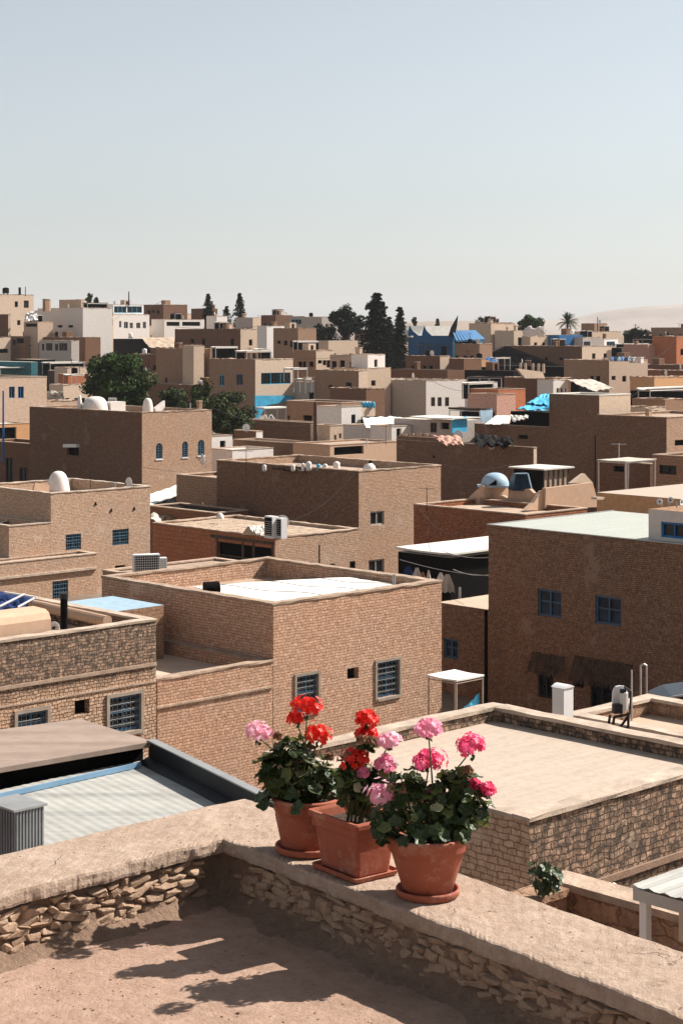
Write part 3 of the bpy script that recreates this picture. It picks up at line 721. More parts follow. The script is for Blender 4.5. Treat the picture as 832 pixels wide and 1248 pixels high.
def drape(name, label, cat, cs, mat, sag=.15, wr=.03, n=16, th=.02, group=None, kind=None, seed=0., parent=None):
    """cloth between four world points"""
    p00, p10, p11, p01 = [Vector(c) for c in cs]; o = p00.copy(); vs = []; fs = []
    for i in range(n+1):
        for j in range(n+1):
            s, t = i/n, j/n
            p = p00*(1-s)*(1-t)+p10*s*(1-t)+p11*s*t+p01*(1-s)*t
            p = p-Vector((0,0,sag*4*s*(1-s)*(.3+.7*4*t*(1-t))))
            p.z += noise.noise(Vector((s*4+seed, t*9, seed*3+1)))*wr*2+math.sin(s*23+noise.noise(Vector((t*3, seed, 0)))*5)*wr*.5
            vs.append(p-o)
    q = n+1; top_ = len(vs); vs += [v+Vector((0,0,-th)) for v in vs]
    for i in range(n):
        for j in range(n):
            fs.append((i*q+j, (i+1)*q+j, (i+1)*q+j+1, i*q+j+1)); fs.append((top_+i*q+j, top_+i*q+j+1, top_+(i+1)*q+j+1, top_+(i+1)*q+j))
    m = MB(); m.raw(vs, fs); ob = m.build(name, mat, smooth=True, loc=o); return tag(ob, label, cat, group)
def planar(name, label, cat, x, y, D, side, poly, th, mat, parent=None, off=0., group=None):
    """upright slab: outline given where it shows, on the vertical plane through (x, y, D) that runs along the street grid"""
    Nw = WD(x, y, D); d = U2 if side == 'R' else V2; nn = V2 if side == 'R' else U2; Nw = Nw+nn*off
    pts = []
    for px, py in poly:
        t = solve(Nw, px, d.x, d.y); dep = Nw.y+d.y*t; pts.append(Vector((Nw.x+d.x*t, dep, -(py-HY)/F*dep))-Nw)
    m = MB(); m.extr(pts, nn*th); ob = m.build(name, mat, parent, loc=Nw)
    return tag(ob, label, cat, group) if not parent else ob
def belt(H, dz, hh=.07, pr=.06, mat='cop', sides='RL'):
    m = MB(); z = H['h']-dz
    if 'R' in sides: m.box(-pr if 'L' in sides else 0.003, -pr, z, H['a']-.003, -.001, z+hh)
    if 'L' in sides: m.box(-pr, 0.0, z+.001, -.001, H['b']-.003, z+hh-.001)
    m.build('string_course', mat, H['root'])

# ================================================================== metal roofed shed right below the terrace
root = thing('shed', 'metal roofed shed directly below the terrace, with grey corrugated sheet and a brown upper roof', 'shed', (0,0,0))
SC = .56
zg, zb = -2.645, -4.5*SC
A = WZ(175,925,zg); Bq = WZ(335,994,zg); dR = (Bq-A).normalized(); Lf = WZ(-60,976,zg)
far_e = (Lf-A); leng = 3.22
m = MB(); n = 150; k = 3
vs = []; fs = []
for i in range(n+1):
    s = i/n; zz = .0011*math.cos(i*PI/3)
    for j in range(k+1): p = A+far_e*1.15*s+dR*leng*j/k; vs.append((p.x, p.y, zg+zz))
for i in range(n):
    for j in range(k): fs.append((i*(k+1)+j, (i+1)*(k+1)+j, (i+1)*(k+1)+j+1, i*(k+1)+j+1))
m.raw(vs, fs)
def streaky(name, c1, c2, d):
    mt, nt, b = nodes_of(name); L = nt.links.new; tc = N(nt, 'ShaderNodeTexCoord')
    mp = N(nt, 'ShaderNodeMapping'); mp.inputs['Rotation'].default_value = (0, 0, -math.atan2(d.y, d.x)); mp.inputs['Scale'].default_value = (.25, 4.5, 1); mp.vector_type = 'POINT'
    L(tc.outputs['Object'], mp.inputs[0]); n_ = N(nt, 'ShaderNodeTexNoise', Scale=1.6, Detail=7., Roughness=.65); L(mp.outputs[0], n_.inputs['Vector'])
    n2 = N(nt, 'ShaderNodeTexNoise', Scale=9., Detail=7., Roughness=.7); L(tc.outputs['Object'], n2.inputs['Vector'])
    col = mixc(nt, ramp(nt, n_.outputs['Fac'], .38, .62), c1, c2); col = mixc(nt, 1., col, ramp(nt, n2.outputs['Fac'], .3, .55, (.82,.80,.78), (1,1,1)), 'MULTIPLY')
    L(col, b.inputs['Base Color']); b.inputs['Roughness'].default_value = .65; M[name] = mt
streaky('aged_sheet', (.26,.255,.235), (.37,.36,.325), dR)
streaky('brown_sheet', (.23,.165,.125), (.30,.22,.175), U2)
streaky('screed_stripes', (.385,.305,.235), (.43,.345,.27), V2)
streaky('pale_sheet_roof', (.33,.35,.31), (.40,.41,.36), U2)
m.build('roof_sheet', 'aged_sheet', root)
# brown upper roof, a dark strip painting the shaded recess, and the blue gutter
P = [WZ(-70,948,zb), WZ(187,904,zb), WZ(97,876,zb), WZ(-70,899,zb)]
m = MB(); m.prism([(p.x, p.y) for p in P], zb-.03, zb); m.build('upper_roof', 'brown_sheet', root)
m = MB(); e = (P[1]-P[0]).normalized(); nn_ = Vector((-e.y, e.x, 0))
m.prism([(p.x, p.y) for p in (P[0]+nn_*.07, P[1]+nn_*.07-e*.03, P[1]+nn_*.09-e*.03, P[0]+nn_*.09)], zg-.06, zb-.032); m.build('recess_shade', 'dark', root)  # black strip in place of the shade in the recess
m = MB(); g0 = WZ(-60,981,zg+.034); g1 = WZ(172,929,zg+.034); e2 = (g1-g0).normalized(); n2_ = Vector((-e2.y, e2.x, 0))
m.extr([g0, g0+n2_*.012-Z*.008, g0+n2_*.03-Z*.006, g0+n2_*.04-Z*.03, g0-Z*.03], g1-g0); m.build('gutter', 'gutter', root)
# dark parapet beam down the right side, with a stepped gutter inside it
Q0 = WZ(186,903,zb); Q1 = WZ(352,984,zb); dQ = (Q1-Q0).normalized(); nQ = Vector((dQ.y, -dQ.x, 0))
if nQ.x > 0: nQ = -nQ
m = MB(); L_q = 2.85
m.extr([Q0, Q0+nQ*.028, Q0+nQ*.028-Z*.235, Q0-Z*.235], dQ*L_q); m.build('parapet_board', 'metald', root)
m = MB(); m.extr([Q0-nQ*.017+Z*.002, Q0+nQ*.039+Z*.002, Q0+nQ*.039+Z*.01, Q0-nQ*.017+Z*.01], dQ*L_q); m.build('edge_trim', 'metal', root)
m = MB(); m.extr([Q0+nQ*.031-Z*.095, Q0+nQ*.112-Z*.13, Q0+nQ*.112-Z*.185, Q0+nQ*.031-Z*.185], dQ*L_q); m.build('side_gutter', 'metald', root)
m = MB()
P4 = [Q0-nQ*.02+dQ*.02, Q0-nQ*.02+dQ*L_q, Q0+nQ*3.2+dQ*L_q, P[3]+Vector((0,-.05,0)), P[2]+Vector((0,-.05,0))]
m.prism([(p.x, p.y) for p in P4], -17.8, zg-.07); m.build('wall', 'mudd', root)
vb = thing('vent_box', 'ribbed grey metal vent box standing on the corrugated roof at the left edge', 'vent', WZ(18,1075,zg)); vb.rotation_euler = (0,0,ANG); vb.scale = (SC,SC,SC)
hb = .60; vm = MB(); vm.box(0,0,-.3,.30,.42,hb); vm.build('casing', 'metal', vb)
vm = MB()
for i in range(9): vm.box(.012+i*.033, -.012, -.2, .024+i*.033, -.001, hb-.01)
for i in range(10): vm.box(-.012, .015+i*.042, -.2, -.001, .029+i*.042, hb-.01)
vm.build('rib', 'greym', vb)
vm = MB(); vm.box(-.025,-.025,hb+.002,.32,.44,hb+.02); vm.build('lid', 'metal', vb)

# ================================================================== the houses between the terrace and the middle of the town
G = house('house just below the terrace at the right, flat cream roof inside a low brick parapet', 645, 1002, 26, 325, None, ['stone','brickb'], a=5.7, drop=.20, th=.26, deck='screed_stripes', cop='copl', jit=.012)
belt(G, 1.25, .10, .05, 'mortar_earth', 'R')
house('low brown roof in the lane behind the cream screed roof', 951, 1012, 31.14, None, None, 'mud', b=8, a=2.9, drop=.15, deck='deckd')
house('small pale flat roof with a mud parapet before the big dark brown house', 992, 932.5, 34.2, None, None, 'mud', b=6, a=2.9, drop=.30, deck='deck', cop='copl', jit=.01)
# low wall, plant and canopy at the bottom right
w0 = WZ(668,1079,-5.2)
lw = thing('yard_wall', 'low brown yard wall below the terrace at the bottom right', 'wall', w0, ANG)
m = MB(); m.box(0, -9, -13, .28, 0, 0); m.build('wall', 'mud', lw)
m = MB(); m.box(-.03, -9, .002, .30, .04, .07); m.build('coping', 'cop', lw)
m = MB(); m.box(-.07, -9, -.34, -.001, 0, -.27); m.build('string_course', 'cop', lw)
m = MB(); m.box(-1.1, -.28, -13, -.07, -.02, -.02); m.box(-1.15, -.31, -.018, -.072, .01, .05); m.build('return_wall', 'mud', lw)
rnd = random.Random(12)
pl = thing('shrub', 'small dark green broad leaved plant growing at the end of the low yard wall', 'plant', WD(664,1092,16.4))
lf = MB(); st = MB()
for i in range(46):
    d = Vector((rnd.gauss(0,1), rnd.gauss(0,1), rnd.gauss(0,.8)+.3)).normalized(); p = Vector((d.x*.15, d.y*.15, .17+d.z*.14))*rnd.uniform(.6,1.05)
    leaf(lf, p, d+Vector((0,-.2,.5)), rnd.uniform(.035,.06), rnd); st.path([Vector((0,0,0)), p*.5, p], .004, 4)
lf.build('foliage', 'geranium_leaf', pl); st.build('stem', 'green_stem', pl)
c0 = canopy('pale corrugated canopy with a white post at the bottom right edge', 770, 1086, 14.9, None, None, a=4.5, b=-2., mat='aged_sheet', posts=False, ph=.0) if False else None
cr = thing('canopy', 'pale corrugated canopy with a white post at the bottom right edge', 'canopy', WD(771,1087,14.9), ANG)
m = MB(); n = 60; vs = []
for i in range(n+1):
    for j in range(2): vs.append((-.0+4*j, -3.2*i/n, .012*math.cos(i*PI/1.5)+.05))
m.raw(vs, [(2*i, 2*i+2, 2*i+3, 2*i+1) for i in range(n)]); m.build('roof_sheet', 'aged_sheet', cr)
m = MB(); m.box(0,-3.2,-.07,.05,0,.03); m.box(.051,-.05,-.07,4,0,.03); m.build('frame', 'metal', cr)
m = MB(); m.box(.02,-.12,-2.2,.09,-.05,-.075); m.build('post', 'whitep', cr)
m = MB(); m.box(.5,-3.1,-.5,.54,-.1,-.075); m.build('valance', 'sheetb', cr)
pp = thing('vent_pipe', 'short white vent pipe behind the low yard wall', 'pipe', WD(745,1100,18.5)); m = MB(); m.tube((0,0,-1.2),(0,0,.16),.035); m.tube((0,0,.10),(.05,0,.18),.04); m.build('shaft', 'whitep', pp)
pp = thing('vent_pipe', 'stubby pale pipe elbow to the right of the white vent pipe', 'pipe', WD(757,1102,18.5)); m = MB(); m.tube((0,0,-1.2),(0,0,.06),.05); m.tube((-.02,0,.05),(.09,0,.05),.045); m.build('shaft', 'pink', pp)

Dh = house('large tan brick house at the centre, white tarpaulin spread inside its parapet', 333, 738, 66, 124, 538, 'brick', drop=.75, th=.36, deck='deckd', cop='cop', jit=.02,
    win=[('R',361,823,387,868,'surr'), ('R',459,806,486,849,'surr'), ('R',423,814,437,828,'hole')])
An = house('low brick annex with a dusty terrace against the left of the central tan house', 192, 830, 62.3, None, None, 'brick', a=5.33, b=7.5, drop=.45, th=.34, deck='deck', cop='cop', jit=.02)
belt(An, .95, .07, .07)
Eh = house('rubble stone house at the left with barred blue windows and a blackened upper course', -60, 792, 50.02, None, 190, 'stone', b=7, drop=.55, th=.30, deck='deck', cop='copl', jit=.015,
    win=[('R',133,848,171,892,'surr'), ('R',21,868,57,900,'surr'), ('R',91,853,109,871,'hole')])
belt(Eh, 1.35, .10, .05, 'cop', 'R'); belt(Eh, 1.85, .05, .03, 'cop', 'R')
house('pale blue flat roof wedged between the rubble house and the central tan house', 122, 748, 67, 60, None, 'mud', a=3., drop=0, deck='bluel')
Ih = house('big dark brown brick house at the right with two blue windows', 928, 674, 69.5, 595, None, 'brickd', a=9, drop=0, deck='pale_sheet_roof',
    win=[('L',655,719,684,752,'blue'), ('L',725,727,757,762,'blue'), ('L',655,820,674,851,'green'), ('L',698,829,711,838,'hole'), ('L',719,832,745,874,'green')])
m = MB(); m.box(-.06,-.06,Ih['h']+.012,.0,Ih['b']+.06,Ih['h']+.05); m.box(0,Ih['b'],Ih['h']+.012,Ih['a'],Ih['b']+.06,Ih['h']+.05); m.build('roof_edge', 'metal', Ih['root'])
# reed screens leaning out over its lower openings
for (xa, xb, ya, yb) in ((648,689,797,821), (700,771,804,835)):
    Nw = Ih['N']; s0, s1 = sorted(solve(Nw, q, V2.x, V2.y) for q in (xa, xb)); dep = Nw.y+V2.y*(s0+s1)/2
    z1 = -(ya-HY)/F*dep-Ih['g']; z0 = -(yb-HY)/F*dep-Ih['g']; m = MB(); k = int((s1-s0)/.085)
    for i in range(k):
        s = s0+(s1-s0)*i/k+random.uniform(-.01,.01); zc = z0+(z1-z0)*.48
        m.tube((-.06, s, z1+random.uniform(-.03,.02)), (-.30, s+random.uniform(-.04,.04), zc), .028, n=5)
        m.tube((-.24, s+.03, zc+.05), (-.46, s+.03+random.uniform(-.04,.04), z0+random.uniform(-.06,.04)), .028, n=5)
    m.tube((-.33, s0, z0+(z1-z0)*.47), (-.33, s1, z0+(z1-z0)*.47), .03); m.build('reed_screen', 'wood', Ih['root'])
house('white rooftop room with a dark window at the right end of the dark brown house', 917.6, 631.6, 70.4, 790, None, 'greyw', a=3.5, drop=0, deck='mud', base=-8.48, name='rooftop_room', cat='rooftop room', win=[('L',805,637,836,656,'cobalt')])
Ph = house('low brown house with a cream roof in the gap left of the dark brown house', 606, 745, 81.6, 533, None, 'brickd', a=6.5, drop=0, deck='deck', win=[('L',541,779,558,803,'blue')])
pole('black drainpipe down the corner beside the big dark brown house', 592, 744, 870, 79.0, .09, mat='dark', name='drainpipe', cat='pipe')
canopy('small white canopy on thin posts in the gap right of the central tan house', 556, 831, 66, 520, 590, mat='sheet', ph=2.6, sag=.03, pr=.03, pm='copl')
drape('tarp', 'bright blue tarpaulin slung under the small white canopy', 'tarpaulin', [WD(558,868,66.5), WD(584,844,67), WD(584,866,67), WD(560,880,66.5)], 'sky', .1, .05)
# dark laundry shelter and the red brown wall behind
Kh = house('shelter with washing, its shaded inside a black box, under a white sheet roof', 549, 680, 93, 485, None, 'dark', a=9, drop=.0, deck='sheet', name='shelter', cat='shelter')  # solid black box paints the shade inside the shelter
canopy('white sheet roof over the black washing shelter', 552, 677, 92.6, 482, None, a=11, b=4, mat='sheet', posts=False, sag=.05, ph=.3, th=.10)
for i, (xa, ya, xb, yb, D) in enumerate(((487,682,600,702,90), (540,672,600,679,89.5), (552,694,600,700,88))):
    a_, b_ = WD(xa,ya,D), WD(xb,yb,D-4); m = MB(); m.path([a_+(b_-a_)*(q/8)-Vector((0,0,.15*math.sin(PI*q/8)))-a_ for q in range(9)], .018, 4)
    tag(m.build('washing_line', 'steel', loc=a_), ['long washing line with garments across the black shelter','upper empty washing line before the black shelter','lowest washing line beside the dark brown house'][i], 'washing line')
def garment(label, px, py0, py1, D, w, mat, group=None, flare=1.2):
    p = WD(px, py0, D); h = (py1-py0)/F*D; w = w/F*D; m = MB(); n = 10; vs = []
    for k in (0, 1):
        for i in range(n+1):
            for j in range(7):
                s = i/n-.5; t = j/6; ww = w*(.35+.65*min(1, t*1.6))*(1+(flare-1)*t)
                vs.append((s*ww, math.sin(s*14+px)*.06*t+k*.02, -t*h*(1-.12*abs(math.sin(s*9+px)))))
    off = (n+1)*7; fs = [(k*off+i*7+j, k*off+(i+1)*7+j, k*off+(i+1)*7+j+1, k*off+i*7+j+1) for k in (0,1) for i in range(n) for j in range(6)]
    m.raw(vs, fs); tag(m.build('garment', mat, smooth=True, loc=p), label, 'laundry', 'washing on the black shelter')
for a_ in (('white cloth hanging at the left end of the washing line', 508,692,712,89.5,11,'sheetb'), ('brown shirt on the washing line', 515,697,712,89.4,6,'skin'), ('narrow white towel on the washing line', 522,695,712,89.2,5,'sheetb'),
    ('pointed white cloth in the middle of the washing line', 537,698,712,89,9,'white'), ('long white sheet draped at the right of the washing line', 545,700,724,88.6,15,'sheetb'), ('navy curtain at the left corner of the black shelter', 497,690,712,90.5,14,'navy')): garment(*a_)
Jh = house('long red brown brick wall house behind the washing shelter', 640, 628, 110, 504, None, 'brickr', a=6, drop=.3, deck='deckd')
Bh = house('wide brick house in the middle with drums on its roof and two small white windows', 437, 575, 120, 264, 537, ['brickb','brickd'], drop=.5, deck='deckd', jit=.02,  # darker brick on the left wall paints its shade
    win=[('R',451,623,468,640,'lite'), ('R',449,682,468,699,'lite')])
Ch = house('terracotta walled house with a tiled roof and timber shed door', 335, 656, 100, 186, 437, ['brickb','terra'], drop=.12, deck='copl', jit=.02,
    win=[('L',264,664,333,702,'hole'), ('R',402,687,408,697,'hole'), ('R',426,684,433,699,'green')])
Nw = Ch['N']; m = MB()
for q in (264.5, 296, 309, 332):
    s = solve(Nw, q, V2.x, V2.y); m.box(-.03, s-.07, .5, .04, s+.07, Ch['h']-.35)
s0, s1 = solve(Nw, 334, V2.x, V2.y), solve(Nw, 258, V2.x, V2.y)
m.box(-.12, s0, Ch['h']-.38, -.035, s1, Ch['h']-.22); m.box(-.05, s0, Ch['h']-1.35, -.031, s1-.5, Ch['h']-1.28); m.build('timber_frame', 'wood', Ch['root'])
m = MB(); a_, b_ = Ch['a'], Ch['b']   # loose curved tiles on its flat roof
for i in range(46):
    y0 = .5+i*(b_-1)/46
    for j in range(9):
        x0 = .4+j*.55
        m.cur = 0; m.box(x0, y0+random.uniform(-.03,.03), Ch['h']-.115, x0+.5, y0+.12, Ch['h']-.05+random.uniform(0,.04))
m.build('roof_tiles', 'cream', Ch['root'])
for i, px in enumerate((332, 343)):
    p = WD(px, 654.5, 99.6); u_ = thing('air_conditioner', ['white air conditioner with a black grille on the terracotta house corner','plain white air conditioner right beside the black grilled one'][i], 'air conditioner', p, ANG)
    h_ = [1.12, 1.02][i]; m = MB(); m.box(-.02, 0, -.1, .42, .66 if i == 0 else .4, h_); m.build('casing', 'acw', u_)
    m = MB(); m.box(-.045, .04, .06, -.021, .62 if i == 0 else .36, h_-.08); m.build('grille', 'dark', u_)
    m = MB(); [m.box(-.055, .06, .1+.12*q, -.046, .58 if i == 0 else .34, .13+.12*q) for q in range(7)]; m.build('louvre', 'metal', u_)
dome('small white cap on the ridge of the tiled roof', 268, 625, 632, 108, 10, ring=False)
pole('thin drainpipe on the lit wall of the terracotta house', 389, 664, 697, 100.5, .05, mat='metald', name='drainpipe', cat='pipe')
planar('lean_to', 'small pointed beige gable lying on the tiled roof', 'gable', 316, 652, 100.6, 'L', [(294,652),(302,641),(315,652)], 1.2, 'beige')
drape('cloth', 'white sheet bundled beside the air conditioners on the tiled roof', 'cloth', [WD(301,640,101), WD(326,640,101.5), WD(318,652,100.7), WD(312,650,100.7)], 'sheet', .1, .1)
# house with the dome at the left
Ah = house('tan brick house at the left with two small blue windows and a pointed white dome', 62, 602, 115, -30, 183, 'brickb', drop=.7, deck='deckd', cop='copl', jit=.02,
    win=[('R',80,651,99,670,'bluebar'), ('R',137,645,157,664,'bluebar'), ('R',140,689,153,699,'hole')])
house('lower brick wing with an open terrace at the left end of the domed house', 11, 642, 112.8, None, None, 'brickb', a=3.13, b=9, drop=.35, deck='deckd', cop='copl')
A3 = house('low front wing with a deep cornice and one blue window below the domed house', -60, 693.6, 108.05, None, 118, 'brickb', b=1.9, drop=.1, deck='deckd', cop='copl', win=[('R',64,708,83,731,'bluebar')])
belt(A3, .95, .14, .16, 'copl', 'R')
dome('pointed white dome on the roof of the left brick house', 71, 574, 602, 124, 28, pw_=.75)
planar('screen_wall', 'slanting rendered screen wall on the roof left of the pointed dome', 'wall', 58, 600, 121, 'R', [(40,604),(43,588),(60,591),(60,604)], .15, 'peach')
drape('tarp', 'small white tarpaulin on the terrace of the lower left wing', 'tarpaulin', [WD(-14,633,121), WD(8,628,121), WD(15,633,118), WD(-10,640,117)], 'sheet', .1, .04)
pole('short black post on the terrace of the lower left wing', 27, 619, 637, 120, .18, mat='dark', name='post', cat='post')
for i, (px, py) in enumerate(((117,614), (136,622), (164,620))):
    p = planar('wall_vent', ['leftmost of the three small dark vents high on the domed house','middle one of the three small dark vents on the domed house','rightmost of the three small dark vents, by the corner of the domed house'][i], 'vent', 62, 602, 115, 'R', [(px-1.4,py+1.5),(px,py-2.5),(px+1.4,py+1.5)], .06, 'dark', off=-.05)
house('low roof carrying a white grilled air conditioner behind the central tan house', 175, 704, 84, 125, None, 'mud', a=7, drop=.05, deck='deckd')
ac_unit('large white air conditioner with a square grille against the domed house', WD(163,703,85.2), 1.25, 1.02, .5, ANG-.5)
ac_unit('narrow white air conditioner half hidden right of the large grilled one', WD(191,702,86.2), .5, .85, .4, ANG-.5)
# lane between the domed house and the brick tower
house('brown rendered box in shade between the arched window house and the wide brick house', 272, 584, 133, 215, None, 'mud', a=4, drop=.2, deck='deckd')
drape('awning', 'white lean-to awning against the arched window house', 'awning', [WD(178,603,140), WD(217,590,144), WD(217,604,138), WD(178,617,134)], 'sheet', .12, .04)
drape('tarp', 'black tarpaulin hanging below the white lean-to awning', 'tarpaulin', [WD(178,609,141), WD(222,601,142), WD(222,622,139), WD(178,625,137)], 'black', .1, .06)
drape('tarp', 'crumpled beige tarpaulin in the lane beside the tiled roof', 'tarpaulin', [WD(183,627,131), WD(236,616,133), WD(240,627,128), WD(184,632,126)], 'sheetb', .15, .25)
drape('tarp', 'brown folded canvas at the end of the beige tarpaulin', 'tarpaulin', [WD(228,618,131), WD(250,615,132), WD(252,633,129), WD(232,634,128)], 'wood', .1, .3)
house('brown shed wall in the lane left of the terracotta house', 262, 626, 124, 180, None, 'mudd', a=3, drop=.1, deck='black')
# brick house with three arched windows
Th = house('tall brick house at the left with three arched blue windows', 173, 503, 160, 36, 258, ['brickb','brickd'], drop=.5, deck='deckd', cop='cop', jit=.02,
    win=[('R',190,540,198,559,'arch'), ('R',222,538,229,557,'arch'), ('R',241,536,249,555,'arch'), ('L',82,545,96,555,'hole')])
planar('window_hood', 'pale hood over the small square hole in the dark wall of the arched window house', 'hood', 173, 503, 160, 'L', [(81,541),(97,541),(97,545),(81,545)], -.4, 'white')
dome('small pointed white dome, leftmost on the roof of the arched window house', 97, 481, 503, 168, 7, ring=False)
dome('broad white mound dome on the roof of the arched window house', 116, 483, 502, 168, 32, pw_=.62, ring=False)
house('white rounded rooftop hut beside the broad white dome', 135, 490, 168, None, 153, 'white', b=1.2, drop=0, deck='white', base=-8.0, name='rooftop_hut', cat='rooftop hut')
ac_unit('white box mounted above the rounded rooftop hut', WD(132,492,171), .75, .55, .4, .1)
dome('egg shaped white dome at the right on the arched window house', 180, 485, 502, 168, 13, pw_=.6, ring=False)
planar('sail', 'pointed white sail standing right of the egg shaped dome', 'sail', 201, 502, 170, 'R', [(189,497),(201,488),(201,502),(190,501)], .3, 'white')
chimney('stubby chimney at the right end of the arched window house', 243, 488, 500, 170, 7, 'mud')
Lh = house('shaded house with tall narrow glazed doors at the far left', 60, 543, 176, -20, None, 'mudd', a=4, drop=.3, deck='deckd', win=[('L',7,558,16,592,'green'), ('L',24,570,34,592,'green')])
house('orange wall with a dark carport opening at the left edge', -20, 518, 184, None, 37, 'orange', b=4, drop=.05, deck='white', win=[('R',-10,521,20,545,'hole')])
house('smooth tan house at the left edge with two blue shuttered windows', -40, 461, 190, None, 57, 'beige', b=9, drop=.4, deck='deckd', cop='copl', win=[('R',11,471,18,485,'cobalt'), ('R',22,471,29,485,'cobalt')])
pole('slim blue pole in front of the smooth tan house', 4, 476, 560, 172, .10, mat='cobalt')

# ------------------------------------------------------------------ things on the near roofs
# tarpaulin with ropes inside the central parapet
zt = .58
cs = [on(Dh, 1.3, .6, .30), on(Dh, 8.3, .6, .5), on(Dh, 8.4, 4.6, .55), on(Dh, 1.6, 6.6, .62)]
drape('tarp', 'large white tarpaulin covering the roof of the central tan house', 'tarpaulin', cs, 'sheet', -.10, .012, n=26)
drape('tarp', 'grey end flap of the white tarpaulin at the right of the central roof', 'tarpaulin', [on(Dh,5.6,5.4,.66), on(Dh,8.4,4.7,.56), on(Dh,8.5,6.6,.06), on(Dh,5.8,7.4,.06)], 'sheetb', .05, .02)
for i, (s, t) in enumerate(((2.0,6.1), (4.,5.6), (6.,5.))):
    m = MB(); a_ = on(Dh, s, t, .72); b_ = on(Dh, s+1.6, .7, .66); m.path([a_+(b_-a_)*(q/10)+Vector((0,0,.10*math.sin(q)*.4))-a_ for q in range(11)], .014, 4)
    tag(m.build('rope', 'metald', loc=a_), ['leftmost dark rope across the white tarpaulin','middle dark rope across the white tarpaulin','rightmost dark rope across the white tarpaulin'][i], 'rope')
p = on(Dh, 1.4, 5.2, .15); b_ = thing('rooftop_ventilator', 'black drum ventilator on the left of the white tarpaulin', 'ventilator', p, .3); m = MB()
m.tube((0,0,0),(0,0,.35),.16); m.build('neck', 'metald', b_); m = MB(); m.tube((-.3,.0,.55),(.3,.0,.55),.27,n=18); m.build('drum', 'dark', b_); m = MB(); m.tube((.301,0,.55),(.33,0,.55),.22,.2,n=18); m.build('cap', 'sheetb', b_)
# on the rubble house roof
p = WZ(44, 781, -9.35); b_ = thing('tank_housing', 'rounded peach plaster housing on the roof of the rubble house', 'housing', WD(62,780,53.0), ANG)
m = MB(); L1 = 3.2
prof = [(0,-.2),(0,.62),(.10,.80),(.28,.88),(.9,.90),(.9,-.2)]
m.extr([Vector((0,y_,z_)) for y_, z_ in prof], Vector((-L1,0,0))); o = m.build('shell', 'peach', b_)
p = WD(78,768,54.6); b_ = thing('roof_lamp', 'black cylinder lamp on a square post at the rubble house parapet', 'lamp', p); m = MB(); m.box(-.10,-.10,0,.10,.10,.05); m.tube((0,0,.05),(0,0,.95),.11,n=12); m.build('post', 'dark', b_); m = MB(); m.tube((0,0,.95),(0,0,1.12),.13,n=12); m.build('cap', 'metald', b_)
drape('tarp', 'deep blue cloth with white stripes draped over a chair on the rubble house roof', 'cloth', [WD(-20,716,58), WD(44,728,58), WD(26,742,57), WD(-20,742,57)], 'navy', .1, .08)
for i, (a0, a1) in enumerate((((0,739,56.8),(30,724,57.4)), ((6,722,57.6),(44,728,57.6)), ((22,740,56.8),(42,729,57.2)))):
    m = MB(); pa, pb = WD(*a0), WD(*a1); m.tube(Vector((0,0,0)), pb-pa, .035); tag(m.build('chair_rail', 'whitep', loc=pa), ['lower white rail of the blue draped chair','upper white rail of the blue draped chair','short front white rail of the blue draped chair'][i], 'chair rail')
m = MB(); pa, pb = WD(40,737,58.6), WD(131,757,55.3); m.tube(Vector((0,0,0)), pb-pa, .17, n=14); tag(m.build('roof_pipe', 'peach', loc=pa), 'thick round plastered pipe lying along the back of the rubble house roof', 'pipe')
dish('small white dish lying near the lamp on the rubble house roof', 70, 764, 55.5, .2, -.4, .3)
# between the cream screed roof and the dark house
b_ = thing('cabinet', 'tall white rooftop cabinet with a curved lid before the dark brown house', 'cabinet', WD(686,884,36.4), ANG)
m = MB(); m.box(-.10,-.10,-.2,.20,.20,.76); m.build('body', 'acw', b_)
m = MB(); n = 8; m.extr([Vector((-.12+.34*q/n, -.12, .762+.06*math.sin(PI*q/n))) for q in range(n+1)], Vector((0,.34,0))); m.build('lid', 'acw', b_)
b_ = thing('satellite_dish', 'white oval antenna shell on a black bracket in front of the dark brown house', 'antenna', WD(756,892,35.8), .25)
m = MB(); prof = []
for i in range(16):
    t = 2*PI*i/16; prof.append(Vector((.16*math.copysign(abs(math.cos(t))**.6, math.cos(t))+.04, .10, .62+.27*math.copysign(abs(math.sin(t))**.7, math.sin(t)))))
m.extr(prof, Vector((0,.06,0))); m.build('shell', 'acw', b_)
m = MB(); m.tube((.06,-.03,.45),(.06,-.03,.78),.085,n=14); m.tube((.06,-.03,.78),(.06,-.03,.84),.085,.04,n=14); m.build('canister', 'acw', b_)
m = MB(); m.box(-.17,-.10,.38,.0,.04,.56); m.box(-.03,-.10,.78,.08,-.02,.86); m.tube((.17,-.06,.35),(.19,-.06,.80),.018); m.tube((.19,-.06,.80),(.05,-.06,.90),.018); m.build('bracket', 'metald', b_)
m = MB()
for a0, a1 in (((-.24,-.1,-.1),(-.18,-.1,.32)), ((.12,-.1,-.1),(.12,-.1,.40)), ((-.24,.15,-.1),(-.18,.1,.32)), ((-.24,-.1,.02),(.12,-.1,.02)), ((-.18,-.1,.32),(.14,-.1,.36)), ((-.1,-.1,.05),(.1,-.1,.3))): m.tube(a0, a1, .028)
m.tube((-.18,-.06,.10),(.10,-.06,.06),.06); m.build('stand', 'metald', b_)
b_ = thing('bent_pipe', 'pale upright pipe bent over like a staple at the corner of the small pale roof', 'pipe', WD(784,857,41.5)); m = MB(); m.path([Vector((-.07,0,-1)), Vector((-.07,0,.86)), Vector((0,0,.90)), Vector((.07,0,.86)), Vector((.07,0,-1))], .022, 7); m.build('shaft', 'steel', b_)
pole('single pale pipe left of the staple shaped one', 769.5, 817, 875, 39.5, .022, mat='steel', name='pipe', cat='pipe')
canopy('dark glass canopy with a pale rim at the right edge', 800, 858, 47, None, None, a=4, b=.1, mat='metald', ph=2, sag=0, posts=True, name='canopy', th=.08, su=.04) if False else None
